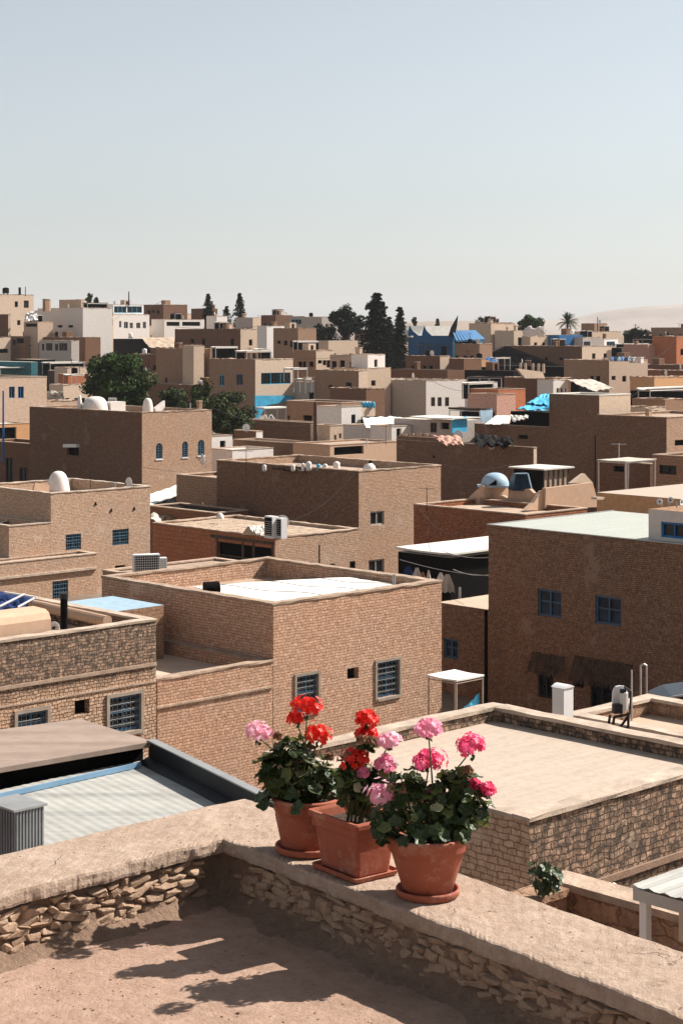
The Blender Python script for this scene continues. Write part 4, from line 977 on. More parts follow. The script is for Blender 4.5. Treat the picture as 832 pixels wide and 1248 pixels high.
b_ = thing('canopy', 'dark canopy with a pale rim at the right edge beyond the small pale roof', 'canopy', WD(803,858,44.5), 0)
m = MB(); m.extr([Vector((0,0,0)), Vector((.35,0,.16)), Vector((2.2,0,.42)), Vector((2.2,0,-.3)), Vector((0,0,-.3))], Vector((0,1.6,0))); m.build('roof_sheet', 'glass', b_)
m = MB(); m.tube((0,-.02,.02),(.35,-.02,.18),.03); m.tube((.35,-.02,.18),(2.2,-.02,.44),.03); m.tube((.30,-.02,.06),(2.2,-.02,.30),.02); m.build('rim', 'metal', b_)
# ================================================================== middle distance
Mh = house('long windowless brown house in shade with washing and pots along its roof edge', 650, 546, 148, 483, 653, ['cream','brickd'], drop=.3, deck='deckd', win=[('L',527,555,530,558,'hole')])
planar('gable_wall', 'raised left part of the long windowless brown wall', 'wall', 650, 546, 148, 'L', [(483,541),(483,531),(536,534),(550,539),(562,546)], .3, 'brickd', off=-.01)
# plastered villa with curved walls and blue domes
Lv = 'R'
planar('garden_wall', 'lit peach gable wall under the pale blue dome', 'wall', 589, 592, 120, 'R', [(589,592),(620,588),(619,607),(589,607),(589,620)], .3, 'peach')
planar('garden_wall', 'shaded sloping peach wall left of the pale blue dome', 'wall', 589, 592, 120, 'L', [(564,620),(566,613),(573,604),(582,596),(589,592),(589,620)], .3, 'peach', off=.01)
planar('garden_wall', 'long shaded peach wall with a wavy top below the dark blue dome', 'wall', 668, 620, 117, 'L', [(589,622),(589,605),(597,603),(605,602),(612,604),(618,607),(622,596),(645,596),(650,601),(655,600),(668,604),(668,624)], .3, 'peach')
planar('garden_wall', 'lit S shaped peach wall right of the dark blue dome', 'wall', 642, 622, 115, 'R', [(640,622),(650,613),(656,604),(661,598),(667,598),(672,602),(678,610),(680,622)], .3, 'peach')
planar('garden_wall', 'big flat lit peach wall behind the pale sheet roof', 'wall', 665, 594, 116, 'R', [(664,620),(665,595),(722,588),(730,618)], .3, 'peach')
planar('garden_wall', 'small pointed peach fin above the big flat peach wall', 'wall', 708, 590, 121, 'R', [(696,589),(712,577),(722,588)], .3, 'cream')
b_ = dome('pale blue half dome with a dark triangular opening', 603, 576, 591, 121, 34, mat='bluel', pw_=.8, ring=False)
m = MB(); m.extr([Vector((-.5,-.98,.05)), Vector((.05,-.98,.05)), Vector((.0,-.92,.42))], Vector((0,.15,0))); m.build('opening', 'dark', b_)  # dark wedge paints the unlit hollow of the dome
m = MB(); m.box(-1.15,-.75,-.12,.95,.75,-.01); m.build('slab', 'bluel', b_)
b_ = thing('dome', 'dark blue four sided cupola with a pale edge', 'cupola', WD(633,597,119), .2); m = MB()
r0, r1, hh = .62, .40, 1.08; m.raw([(-r0,-r0,0),(r0,-r0,0),(r0,r0,0),(-r0,r0,0),(-r1,-r1,hh),(r1,-r1,hh),(r1,r1,hh),(-r1,r1,hh)], [(0,1,5,4),(1,2,6,5),(2,3,7,6),(3,0,4,7),(4,5,6,7)]); m.build('shell', 'glassb', b_)
m = MB(); m.tube((r0+.03,-r0,0),(r1+.03,-r1,hh+.03),.05); m.tube((-r1,-r1,hh+.03),(r1,-r1,hh+.03),.04); m.build('rim', 'bluel', b_)
Kk = house('roof kiosk with pale plank side and a flat white roof', 662, 573, 134, 626, 692, ['woodl','dark'], drop=0, deck='sheet', base=-12.5, name='kiosk', cat='kiosk')  # dark left face paints the shade in its open side
m = MB(); H_ = Kk; m.box(-.3,-.3,H_['h']+.012,H_['a']+.4,H_['b']+.3,H_['h']+.12); m.build('roof_slab', 'sheet', H_['root'])
m = MB()
for q in range(6): s = H_['a']*q/5; m.box(max(0, s-.05), -.06, 0, min(H_['a'], s+.05), -.002, H_['h'])
m.build('batten', 'wood', H_['root'])
house('orange brown flat roofed house with a wide cream roof left of the white rooftop room', 862, 611, 101.6, 727, None, 'orange', a=9, drop=0, deck='screed_stripes')
b_ = canopy('open steel pergola with a brown back wall behind the cream roof', 762, 563, 122, 727, 800, mat='sheetb', ph=2.2, sag=.02, th=.05, pr=.06)
house('brown box room with a dark slot window behind the pergola', 792, 566, 130, 728, None, 'mudd', a=3, drop=.1, deck='deckd', win=[('L',747,568,760,575,'hole')])
house('orange brown house with one shuttered window at the right edge', 852, 558, 124, 795, None, 'mud', a=4, drop=.2, deck='deckd', win=[('L',803,567,824,578,'green')])
pole('television aerial above the steel pergola', 754, 540, 560, 128, .05, bars=3)
pole('thin black pole before the dark brown wall at the right', 725, 531, 590, 138, .05, mat='dark')
for i, (px, py) in enumerate(((806,611),(815,609),(825,612))): dish(['leftmost little dish on the white rooftop room','middle little dish on the white rooftop room','rightmost little dish on the white rooftop room'][i], px, py, 71.5, .13, -.6+i*.7, .22)
planar('beam', 'pale beam lying on the orange brown roof behind the white room', 'beam', 727, 608, 104, 'R', [(727,606),(737,606),(735,609),(727,609)], .4, 'cream')

Tb = house('dark brown brick block at the right with a pale lit side and white roof ledge', 730, 482, 165, 669, 768, ['cream','brickd'], drop=.1, deck='sheet', cop='sheet')
house('dark brick wall house at the right edge, below the pale roof ledge', 812, 509, 158, 728, 900, ['brickb','brickd'], drop=.2, deck='deckd', win=[('R',822,536,836,543,'hole')])
house('dark brown wall with a slot window under the turquoise tarpaulins', 672, 521, 170, 578, None, 'brickd', a=4, drop=.2, deck='deckd', win=[('L',631,530,643,535,'hole')])
drape('tarp', 'upper turquoise tarpaulin beside the dark brick block', 'tarpaulin', [WD(641,491,172), WD(660,480,176), WD(670,480,176), WD(670,493,171)], 'sky', .1, .1)
drape('tarp', 'lower turquoise tarpaulin on poles beside the dark brick block', 'tarpaulin', [WD(627,498,168), WD(650,490,174), WD(670,491,174), WD(668,500,167)], 'sky', .1, .1)
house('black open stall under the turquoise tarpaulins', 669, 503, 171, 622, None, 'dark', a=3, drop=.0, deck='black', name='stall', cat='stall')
drape('tarp', 'ragged white cloth hanging below the lower turquoise tarpaulin', 'cloth', [WD(622,505,166), WD(644,506,166), WD(643,509,165.5), WD(624,513,165.5)], 'sheet', .1, .1)
house('pink rubble block with a lit face left of the turquoise tarpaulins', 605, 481, 186, None, 628, 'pink', b=4, drop=.2, deck='deckd')
drape('tarp', 'plain white sheet roof in front of the pink rubble block', 'tarpaulin', [WD(590,517,174), WD(604,506,182), WD(623,506,182), WD(620,517,174)], 'sheet', .05, .04)
house('red brown block left of the pink rubble block', 607, 475, 192, 573, 640, 'terra', drop=.2, deck='deckd')
# clutter over the long windowless wall
for i in range(16):
    px = 489+i*2.9; py = 531.5+max(0, i-12)*1.0; p = WD(px, py, 146); r = random.uniform(.07,.11)
    m = MB(); m.lathe([(0,0), (r*.7,0), (r,r*1.1), (r*.7,r*1.9), (r*.85,r*2.2), (r*.8,r*2.2), (r*.5,r*1.8), (0,r*1.7)], 10); tag(m.build('clay_jar', ['skin','pink','sheetb'][i%3], smooth=True, loc=p), 'small jar in the row along the edge of the long windowless brown wall', 'jar', 'jars along the brown wall')
drape('cloth', 'pink striped rug hanging over the edge of the long windowless wall', 'rug', [WD(527,530,147.6), WD(560,531,148), WD(565,542,146.3), WD(541,541,146.3)], 'pink', 0, .12)
drape('tarp', 'black net heaped on the long windowless wall', 'net', [WD(578,527,150), WD(625,534,150), WD(625,541,147.6), WD(578,541,147.6)], 'black', .2, .25)
# street of awnings
house('long shaded white house front with windows under the pale awning', 552, 513, 176, 480, None, 'grey', a=4, drop=0, deck='sheetb', win=[('L',524,515,532,527,'wood'), ('L',537,515,547,523,'hole')])  # grey plaster paints shade onto this white front
canopy('wide pale awning over the shaded white house front', 551, 511, 173, 499, 585, mat='sheet', ph=3, sag=.05, th=.12, posts=False)
planar('screen', 'turquoise screen panel at the end of the wide pale awning', 'screen', 551, 511, 173.5, 'R', [(551,512),(569,507),(569,526),(551,528)], .1, 'sky')
canopy('dark felt canopy with blue curtains right of the turquoise panel', 585, 500, 180, 546, 600, mat='darkb', ph=3, sag=.05, th=.2, posts=True)
planar('curtain', 'striped blue curtain hanging from the dark felt canopy', 'curtain', 585, 500, 180, 'R', [(585,500),(600,497),(600,518),(586,522)], .1, 'bluel')
house('black block painted as the shade under the dark felt canopy', 600, 503, 186, 560, None, 'dark', a=3, drop=0, deck='black', name='stall', cat='stall')  # solid block put in as the shade below the canopy
house('grey shaded wall below the curved white awnings', 480, 521, 182, 418, None, 'greyw', a=3, drop=.1, deck='deckd')
house('little white house with a brown door beside the curved awning', 477, 520, 178, None, 501, 'white', b=3, drop=.1, deck='white', win=[('R',483,522,489,540,'hole')])
drape('awning', 'upper curved white awning before the off-white house', 'awning', [WD(441,509,196), WD(480,508,200), WD(507,512,194), WD(446,519,188)], 'sheet', -.1, .12)
drape('awning', 'lower scalloped white awning over the grey shaded wall', 'awning', [WD(443,516,188), WD(486,511,190), WD(500,516,186), WD(446,521,183)], 'sheet', .1, .12)
house('black block painted as the shade under the curved white awnings', 505, 511, 196, 440, None, 'dark', a=2, drop=0, deck='black', name='stall', cat='stall')
house('small cream house with one green window left of the curved awnings', 416, 496, 200, None, 441, 'white', b=4, drop=.1, deck='white', win=[('R',428,505,433,516,'green')])
house('low beige box with blue jars on it beside the small cream house', 440, 497, 205, None, 457, 'cream', b=2, drop=0, deck='deck')
for i in range(4): tank('blue jar in the row on the low beige box', 442+i*4.2, 489.5, 497, 206, 4.5, 'sky', stand=.05, name='water_jar', cat='jar') if i == 0 else None
def jar_copy():
    src = [o for o in bpy.data.objects if o.name.startswith('water_jar')][0]; src['group'] = 'blue jars on the beige box'
    for i in range(1, 4):
        c = src.copy(); C.objects.link(c); c.location = WD(442+i*4.2, 497, 206)
        for ch in list(src.children): d = ch.copy(); C.objects.link(d); d.parent = c
jar_copy()
house('brown block with a pale roof rim left of the small cream house', 416, 491, 212, 349, None, 'mud', a=5, drop=.2, deck='deckd', cop='copl', win=[('L',341,506,353,516,'hole'), ('L',369,506,380,516,'hole'), ('L',404,500,410,507,'hole')])
pole('tall brown pole rising over the two tier brown walls', 384, 490, 545, 190, .22, mat='wood')
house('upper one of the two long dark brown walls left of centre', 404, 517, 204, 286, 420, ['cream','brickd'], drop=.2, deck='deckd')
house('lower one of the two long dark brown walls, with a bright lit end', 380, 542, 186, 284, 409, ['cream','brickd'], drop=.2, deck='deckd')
house('cream block with round holes beside the bright lit wall end', 402, 519, 190, None, 420, 'cream', b=3, drop=.1, deck='deck', win=[('R',407,530,410,536,'hole'), ('R',413,528,416,534,'hole')])
house('peach house with a dark veranda at the centre', 402, 543, 165, None, 485, 'peach', b=5, drop=.1, deck='deckd', win=[('R',407,544,443,554,'hole')])
pole('pale post with a bracket on the peach house', 447, 534, 541, 166, .06, mat='white', name='post', cat='post')
house('tall narrow white house with a square window right of the arched window house', 256, 532, 190, None, 283, 'white', b=5, drop=.1, deck='deckd', win=[('R',268,537,275,548,'hole'), ('R',272,557,281,567,'hole_arch')])
house('long low white wall house right of the tall narrow white house', 283, 549, 184, None, 333, 'white', b=4, drop=.3, deck='white', win=[('R',285,560,291,568,'hole_arch')])
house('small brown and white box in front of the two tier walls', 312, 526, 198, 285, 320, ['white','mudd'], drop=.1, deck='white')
for i, (px, w, py0, mt) in enumerate(((357,5,566,'white'),(369,4,564,'acw'),(376,7,562,'acw'),(388,5,565,'sky'),(396,6,565,'white'),(410,8,562,'white'),(322,5,566,'acw'))):
    tank(['white tub, third from the left along the wide brick house roof','slim white drum right of the third tub','tallest white drum on the wide brick house roof','blue drum on the wide brick house roof','white drum right of the blue one','fat white drum near the corner of the wide brick house','lone white drum at the left of the wide brick house roof'][i], px, py0, 575, 123, w, mt, .1)
dome('small white dome with a black cap on the wide brick house', 450, 564, 573, 124, 16, ring=False)
tank('black cap drum above the small white dome', 451, 561, 567, 124, 4, 'dark', .1)
drape('tarp', 'dark awning spread among the drums on the wide brick house', 'tarpaulin', [WD(330,571,126), WD(352,566,129), WD(384,569,127), WD(372,574,123)], 'darkb', .05, .08)

# ================================================================== far rows, one line per house
rows = [
# label, x, y, D, xl, xr, mat (pairs paint shade on the left wall), options
('off-white house with five small windows, right of centre', 519,464,300,445,568,['greyw','grey'], dict(b=8, win=[('L',456,484,463,492,'hole'),('L',467,483,472,491,'hole'),('R',525,484,530,495,'wood'),('R',533,484,538,495,'wood'),('R',542,484,547,495,'wood')])),
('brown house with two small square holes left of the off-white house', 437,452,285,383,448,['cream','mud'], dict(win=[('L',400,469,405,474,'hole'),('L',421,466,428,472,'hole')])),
('low cream terrace block under the white cube tower', 437,449,300,None,476,'cream', dict(b=6)),
('white cube tower with one arched window', 448,432,305,None,469,'white', dict(b=4, win=[('R',456,438,460,447,'hole')])),
('beige roof gallery with dark openings left of the white cube tower', 447,433,310,402,None,'beige', dict(a=4, win=[('L',404,440,410,450,'hole'),('L',414,439,420,450,'hole'),('L',426,441,431,450,'hole'),('L',436,441,443,450,'hole')])),
('cream block with a pale grey sheet roof left of the tall conifer', 400,415,345,388,436,'cream', dict(b=9, drop=0, deck='metal')),
('shaded grey house tucked behind the brown house with square holes', 383,466,292,356,None,'grey', dict(a=5, win=[('L',376,478,383,490,'hole')])),
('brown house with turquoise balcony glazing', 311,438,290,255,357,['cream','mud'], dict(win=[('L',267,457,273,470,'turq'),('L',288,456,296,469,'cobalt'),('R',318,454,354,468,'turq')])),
('plain brown terrace house with three tiny windows above the shrubs', 256,425,310,190,None,'mud', dict(a=5, win=[('L',201,460,204,466,'hole'),('L',224,458,228,463,'hole'),('L',243,459,247,464,'hole')])),
('beige lit pillar room on the plain brown terrace house', 236,421,308,None,249,'cream', dict(b=3, win=[])),
('long flat brown house with lit end coloured paler below the conifers', 293,401,385,213,326,['cream','mudd'], dict()),
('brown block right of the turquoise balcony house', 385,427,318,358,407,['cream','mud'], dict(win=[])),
('brown shed roof room behind the white canopies', 363,400,360,333,None,'mud', dict(a=5)),
('white ruined wall below the grey hut', 325,397,372,None,351,'white', dict(b=3, win=[('R',333,402,340,405,'hole')])),
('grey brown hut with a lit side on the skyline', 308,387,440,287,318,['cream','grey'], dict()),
('dark brown box room left of the flat skyline house', 336,384,470,318,None,'mudd', dict(a=6)),
('cream low skyline house beside the dark brown box room', 334,388,480,None,354,'cream', dict(b=5)),
('grey skyline hut with a blue window', 392,386,460,352,None,'grey', dict(a=6, win=[('L',355,389,367,395,'turq')])),
('white chimney block between the first two conifers', 264,385,450,None,277,'white', dict(b=4)),
('small brown block left of the first conifer', 247,376,470,233,None,'mudd', dict(a=5)),
('cream strip house behind the white flat canopy', 200,382,490,None,234,'cream', dict(b=6)),
('white shopfront house with wide dark openings below the skyline', 200,389,440,None,249,'white', dict(b=5, win=[('R',203,392,219,397,'hole'),('R',222,392,244,397,'hole')])),
('tall brown block right of the white five window house', 199,371,470,175,None,'mudd', dict(a=8)),
('pale rubble terrace right of the white five window house', 175,397,452,None,213,'cream', dict(b=4)),
('white house on the left skyline with five small windows', 137,383,430,None,182,'white', dict(b=7, win=[('R',145,391,148,399,'lite'),('R',151,392,156,400,'lite'),('R',158,393,162,400,'lite'),('R',166,393,171,400,'lite'),('R',174,392,178,400,'lite')])),
('blue glazed upper room on the white five window house', 138,371,437,None,175,'whitep', dict(b=5, win=[('R',139,373,154,381,'turq'),('R',155,373,173,381,'turq')])),
('cream house with three dark balconies at the left', 101,384,400,None,138,'cream', dict(b=7, win=[('R',103,389,106,397,'hole'),('R',109,389,124,397,'hole'),('R',127,389,138,397,'hole'),('R',110,419,114,425,'hole')])),
('big plain grey plaster house at the left with slit windows', 101,375,398,46,None,'greyw', dict(a=8, win=[('L',51,392,54,396,'hole'),('L',61,394,63,400,'hole'),('L',70,396,76,399,'hole'),('L',83,396,89,399,'hole')])),
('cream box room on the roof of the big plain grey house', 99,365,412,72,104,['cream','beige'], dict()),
('brown lower storey with a glazed veranda at the left', 104,411,385,45,None,'mudd', dict(a=4)),
('white glazed veranda on the brown lower storey', 87,415,380,48,None,'grey', dict(a=2, drop=.05, win=[('L',51,419,54,427,'wood'),('L',56,418,64,427,'wood'),('L',67,419,71,427,'wood'),('L',72,418,82,427,'wood')])),
('grey beige column house left of the big plain grey house', 46,392,395,29,None,'beige', dict(a=4, win=[('L',31,394,45,398,'hole')])),
('tan tower house on the far left skyline', -30,358,420,None,41,'cream', dict(b=9, win=[('R',18,367,22,374,'hole'),('R',29,366,35,375,'wood'),('R',21,390,25,396,'hole')])),
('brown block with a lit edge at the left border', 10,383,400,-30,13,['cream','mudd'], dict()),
('cream wall at the left border below the brown block', -20,411,390,None,13,'cream', dict(b=5, win=[('R',-5,425,10,430,'hole')])),
('brown block with dark windows beneath the tan tower', 30,410,396,12,None,'mud', dict(a=4, win=[('L',15,414,19,420,'hole'),('L',20,412,29,418,'hole')])),
('teal curtained rooftop room at the left border', 38,441,330,-20,46,'teal', dict(b=6, drop=0, deck='sheet')),
('black shed beside the teal rooftop room', 46,438,345,16,None,'dark', dict(a=4, drop=0, deck='deckd')),
('brown shed under the white flat canopy near the big tree', 82,452,330,58,None,'mudd', dict(a=4)),
('cream walled yard with a red arch left of the big tree', 82,448,326,None,112,'cream', dict(b=4)),
('orange rounded wall by the big tree', 83,456,318,None,108,'terra', dict(b=3)),
('beige low wall on the tan shuttered house', 57,489,206,None,94,'beige', dict(b=2, drop=.1)),
('cream lower block left of the big tree', 77,469,300,None,108,'cream', dict(b=4)),
('small beige block right of the big tree', 178,455,325,None,196,'mud', dict(b=4)),
('brown house in shade above the big tree', 196,432,330,160,None,'mudd', dict(a=5)),
# right of centre
('brown block with lit end coloured paler before the blue pavilion', 536,434,345,494,548,['cream','mudd'], dict()),
('long low brown roof house behind the off-white house', 545,451,330,474,None,'mudd', dict(a=5, drop=0, deck='darkb')),
('brown block right of the long low brown roof', 565,437,340,547,None,'mudd', dict(a=5, win=[('L',552,455,559,463,'hole')])),
('orange lit block below the blue tiled roof', 565,438,345,None,607,'orange', dict(b=5, win=[('R',582,447,596,451,'hole')])),
('reddish brown wall by the blue tiled roof', 584,419,372,551,None,'mud', dict(a=4)),
('tall brown block right of the blue tiled roof', 598,393,430,578,None,'mud', dict(a=8)),
('stepped cream brick house right of the blue tiled roof', 598,394,429,None,628,'cream', dict(b=7, win=[('R',605,413,609,421,'wood'),('R',617,413,620,421,'wood')])),
('lower stepped wing of the cream brick house', 626,403,425,None,642,'cream', dict(b=6, win=[('R',631,411,636,421,'hole')])),
('cream block right of the stepped cream brick house', 646,409,420,636,669,'cream', dict()),
('dark bay house between the cream block and the blue house', 669,411,425,None,681,'wood', dict(b=5)),
('blue fronted house with a white sign strip on the right skyline', 681,408,422,None,710,'cobalt', dict(b=6, drop=0, deck='sheet')),
('grey house with a row of dark windows right of the blue fronted house', 710,411,424,None,737,'grey', dict(b=6, win=[('R',711,416,719,423,'cobalt'),('R',722,416,728,423,'hole'),('R',730,415,735,423,'hole')])),
('white cabin with one blue window on the right skyline', 736,413,415,None,753,'whitep', dict(b=4, win=[('R',739,416,749,423,'turq')])),
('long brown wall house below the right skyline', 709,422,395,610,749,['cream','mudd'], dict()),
('brown skyline box right of the date palm', 724,394,520,708,None,'mud', dict(a=6)),
('low cream skyline house with a brown roof edge', 716,404,470,None,757,'cream', dict(b=6)),
('grey shaded wall left of the stone block', 790,423,380,757,None,'grey', dict(a=5)),
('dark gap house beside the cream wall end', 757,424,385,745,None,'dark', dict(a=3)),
('rough stone block with one arched window near the right edge', 789,420,370,None,824,'pink', dict(b=6, win=[('R',806,431,811,443,'hole')])),
('red brown house at the right border', 824,410,368,None,850,'terra', dict(b=6)),
('long grey brown skyline house at the right', 850,399,560,793,None,'mud', dict(a=10)),
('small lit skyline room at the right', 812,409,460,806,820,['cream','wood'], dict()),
('dark low skyline sheds with an open front', 806,409,480,760,None,'dark', dict(a=6, drop=0, deck='darkb')),
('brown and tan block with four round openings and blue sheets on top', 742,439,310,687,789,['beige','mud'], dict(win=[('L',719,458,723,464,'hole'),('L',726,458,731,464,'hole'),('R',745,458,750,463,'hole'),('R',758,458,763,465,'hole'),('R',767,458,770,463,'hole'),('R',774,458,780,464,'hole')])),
('brown house under the finial topped tent', 674,461,262,614,None,'mudd', dict(a=4)),
('white signboard house beside the slanting grey roof', 674,463,260,None,692,'white', dict(b=3, win=[('R',678,473,681,478,'hole'),('R',683,473,686,478,'hole'),('R',688,473,690,478,'hole')])),
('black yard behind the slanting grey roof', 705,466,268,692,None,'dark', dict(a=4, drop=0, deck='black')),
('terracotta flat wall at the right edge', 797,460,300,None,850,'orange', dict(b=5)),
('brown back wall behind the right pergola', 850,452,315,768,None,'mudd', dict(a=4)),
('cream curtained room under the right pergola', 786,497,215,None,811,'cream', dict(b=4, win=[('R',797,500,802,507,'wood')])),
('brown room left of the curtained room at the right', 810,487,222,770,None,'mud', dict(a=4)),
('black block painted as the shade under the right pergola', 850,478,240,768,None,'dark', dict(a=4, drop=0, deck='black')),  # solid block put in as the pergola's shade
('long beige skyline house behind the blue pavilion', 640,397,600,588,None,'cream', dict(a=9)),
('flat cream skyline house left of the bushy tree', 350,392,520,None,392,'cream', dict(b=8)),
('far beige house between the conifers and the bushy tree', 318,391,540,None,356,'beige', dict(b=8)),
('far brown house behind the tall conifers', 520,402,540,432,None,'mudd', dict(a=8)),
('far cream house left of the first conifer', 228,386,560,None,262,'cream', dict(b=8)),
('far pale house beyond the white chimney block', 258,392,520,None,300,'white', dict(b=8)),
('brown terrace block below the cream cabin skyline', 832,445,345,742,None,'mudd', dict(a=5)),
('black block painted as the shade under the big felt roof', 690,447,345,596,None,'dark', dict(a=5, drop=0, deck='black')),
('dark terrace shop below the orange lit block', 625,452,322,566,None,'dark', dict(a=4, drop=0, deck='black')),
('white lit yard wall below the dark terrace shop', 585,466,262,None,606,'white', dict(b=3)),
('brown yard house left of the off-white house', 446,474,272,402,None,'mudd', dict(a=4)),
('mud wall house behind the shrubs', 262,470,300,180,None,'mudd', dict(a=4)),
('black block painted as the shade beneath the left awnings', 200,413,400,134,None,'dark', dict(a=6, drop=0, deck='black')),
]
for lab, x, y, D, xl, xr, mt, kw in rows:
    kw = dict(kw); kw.setdefault('drop', .3); kw.setdefault('jit', .05); kw.setdefault('deck', 'deckd'); kw.setdefault('th', .35); kw.setdefault('auto', mt not in ('dark','teal'))
    house(lab, x, y, D, xl, xr, mt, **kw)
planar('balcony', 'turquoise ground storey wall under the balcony glazing', 'wall', 311, 438, 289.6, 'R', [(311,482),(357,482),(357,488),(325,494),(318,505),(314,514),(311,514)], .2, 'sky', off=-.4)
canopy('white slab canopy before the turquoise ground storey', 322, 498, 270, None, 349, b=2, mat='sheet', sag=0, th=.2, ph=2.5)
# canopies and awnings of the far rows
for lab, x, y, D, xl, xr, kw in (
 ('left white canopy on the roof of the turquoise balcony house', 262,423,300,257,290,dict(back='dark')),
 ('long white canopy on the roof of the turquoise balcony house', 300,428,296,286,332,dict(back='dark')),
 ('thin white canopy on a pole right of the turquoise balcony', 357,449,285,345,375,dict()),
 ('white flat canopy over the brown shed near the big tree', 60,442,335,50,104,dict(back='dark')),
 ('white strip canopy over the teal rooftop room', 0,448,328,-30,35,dict()),
 ('white canopy right of the shed roof room', 362,416,350,356,392,dict(back='dark')),
 ('dark balcony canopy on the cream house with three balconies', 106,369,402,100,132,dict(mat='darkb', back='dark')),
 ('pale awning on poles among the right skyline sheds', 760,419,400,748,790,dict(back='dark')),
 ('right skyline market canopy of dark felt', 800,413,440,770,812,dict(mat='darkb')),
 ('curved white pergola roof at the right edge', 790,474,235,775,860,dict(b=6, sag=.2)),
 ('pale canopy before the orange lit block', 603,436,330,596,622,dict(mat='sheetb')),
 ('white market awning above the red brown block', 570,467,250,562,602,dict(back='dark')),
 ('dark net canopy behind the off-white house', 596,460,262,568,612,dict(mat='darkb')),
 ('white slab roof in the lane left of the off-white house', 350,413,380,330,372,dict()),
 ('pale roof slab over the grey shaded house', 372,462,286,357,380,dict())):
    kw = dict(kw); kw.setdefault('mat', 'sheet'); kw.setdefault('ph', 2.2); kw.setdefault('th', .12); kw.setdefault('sag', .08); kw.setdefault('pr', .08)
    canopy(lab, x, y, D, xl, xr, **kw)
drape('awning', 'orange lit slanting canvas right of the big tree', 'awning', [WD(172,411,392), WD(213,411,392), WD(212,423,386), WD(182,423,386)], 'cream', 0, .1)
drape('awning', 'slanting grey corrugated roof beside the white signboard house', 'roof', [WD(690,462,262), WD(722,462,266), WD(748,473,258), WD(722,476,252)], 'sheetb', 0, .1, th=.1)
drape('awning', 'white tarpaulin on the wall left of the big plain grey house', 'tarpaulin', [WD(29,390,398), WD(31,382,402), WD(47,378,402), WD(46,390,396)], 'white', 0, .3)
planar('awning', 'cream tent canvas with a slanting left edge', 'tent', 664, 461, 263, 'R', [(630,449),(661,453),(664,461),(640,461)], .4, 'cream')
for i, px in enumerate((634, 640, 649, 656, 662)):
    pole(['first','second','third','fourth','fifth'][i]+' pale finial from the left on the cream tent', px, 442+i*.3, 452, 263, .22, mat='cream', name='finial', cat='finial')
# big dark felt roof right of centre
rt = thing('tent', 'big dark gabled felt tent roof right of centre', 'tent', WD(617,424,385)); m = MB(); o_ = WD(617,424,385)
ps = [WD(617,424,385), WD(684,447,372), WD(684,452,372), WD(600,452,380), WD(590,434,388)]
m.extr([p-o_ for p in ps], Vector((0,6,0))); m.build('roof', 'black', rt)
m = MB(); m.extr([p-o_-Vector((0,.3,0)) for p in (WD(590,433,388), WD(617,421,385), WD(686,446,372), WD(684,449,372), WD(617,426,385), WD(592,436,388))], Vector((0,7,0))); m.build('edge', 'darkb', rt)
# blue pavilion
pv = house('deep blue pavilion with upturned roof horns', 551, 409, 385, 497, 556, 'cobalt', drop=0, deck='cobalt', name='pavilion', cat='pavilion', win=[('L',537,422,544,435,'hole')])
m = MB()
for i in range(7): s = solve(pv['N'], 511+i*3.4, V2.x, V2.y); m.box(-.14, s-.12, 0, -.004, s+.12, pv['h']-1.6)
s0, s1 = solve(pv['N'], 549, V2.x, V2.y), solve(pv['N'], 509, V2.x, V2.y); m.box(-.16, s0, pv['h']-2.2, -.004, s1, pv['h']-1.95); m.build('pilaster', 'blue', pv['root'])
def horn(px0, px1, py, tipx, tipy, D): 
    pts = [(px0,py), (px0+(tipx-px0)*.3, py-(py-tipy)*.45), (tipx, tipy), (tipx+(px1-tipx)*.3, py-(py-tipy)*.5), (px1,py)]; return [WD(a, b, D)-WD(px0, py, D) for a, b in pts], WD(px0, py, D)
for i, a_ in enumerate(((497,510,409,499,396,386), (514,526,409,517,397,386), (546,554,410,558,384,384))):
    pts, o_ = horn(*a_); m = MB(); m.extr(pts, Vector((0,.8,0))); ob = m.build('roof_horn', ['cobalt','cobalt','metald'][i], pv['root']); ob.location = Vector(o_)-pv['root'].location; ob.rotation_euler = (0,0,0); 
    ob.matrix_parent_inverse = pv['root'].matrix_basis.inverted(); ob.location = o_
planar('roof', 'white swept canopy roof behind the blue pavilion horns', 'roof', 497, 409, 392, 'R', [(501,411),(503,402),(510,407),(519,397),(552,397),(547,409),(530,411)], 6, 'sheet')
b_ = thing('pavilion', 'open pavilion with a bright blue tiled roof', 'pavilion', WD(553,414,378))
o_ = WD(553,414,378); m = MB(); m.extr([WD(*q)-o_ for q in ((551,403,386),(579,402,386),(591,413,376),(556,415,376))], Vector((0,0,-.35))); m.build('roof', 'bluet', b_)
m = MB()
for i in range(10): a0 = WD(551+i*3.1,403,386)-o_; a1 = WD(556+i*3.9,414.6,376)-o_; m.tube(a0+Z*.05, a1+Z*.05, .10, n=5)
m.build('tile_rib', 'bluet', b_)
for q in (553, 583): m = MB(); m.tube(WD(q,415,377)-o_, WD(q,437,377)-o_, .22); m.build('post', 'sky', b_)
m = MB(); m.extr([WD(*q)-o_ for q in ((554,414,380),(584,414,380),(584,424,380),(554,424,380))], Vector((0,.5,0))); m.build('opening', 'dark', b_)  # dark slab paints the shade below the tiled roof
planar('banner', 'blue banner at the right of the bright blue tiled roof', 'banner', 583, 415, 377, 'R', [(583,415),(588,418),(586,428),(587,434),(583,434)], .2, 'sky')
drape('tarp', 'blue tarpaulin by the orange lit block', 'tarpaulin', [WD(590,438,338), WD(597,434,340), WD(606,437,340), WD(606,443,336)], 'cobalt', -.2, .1)
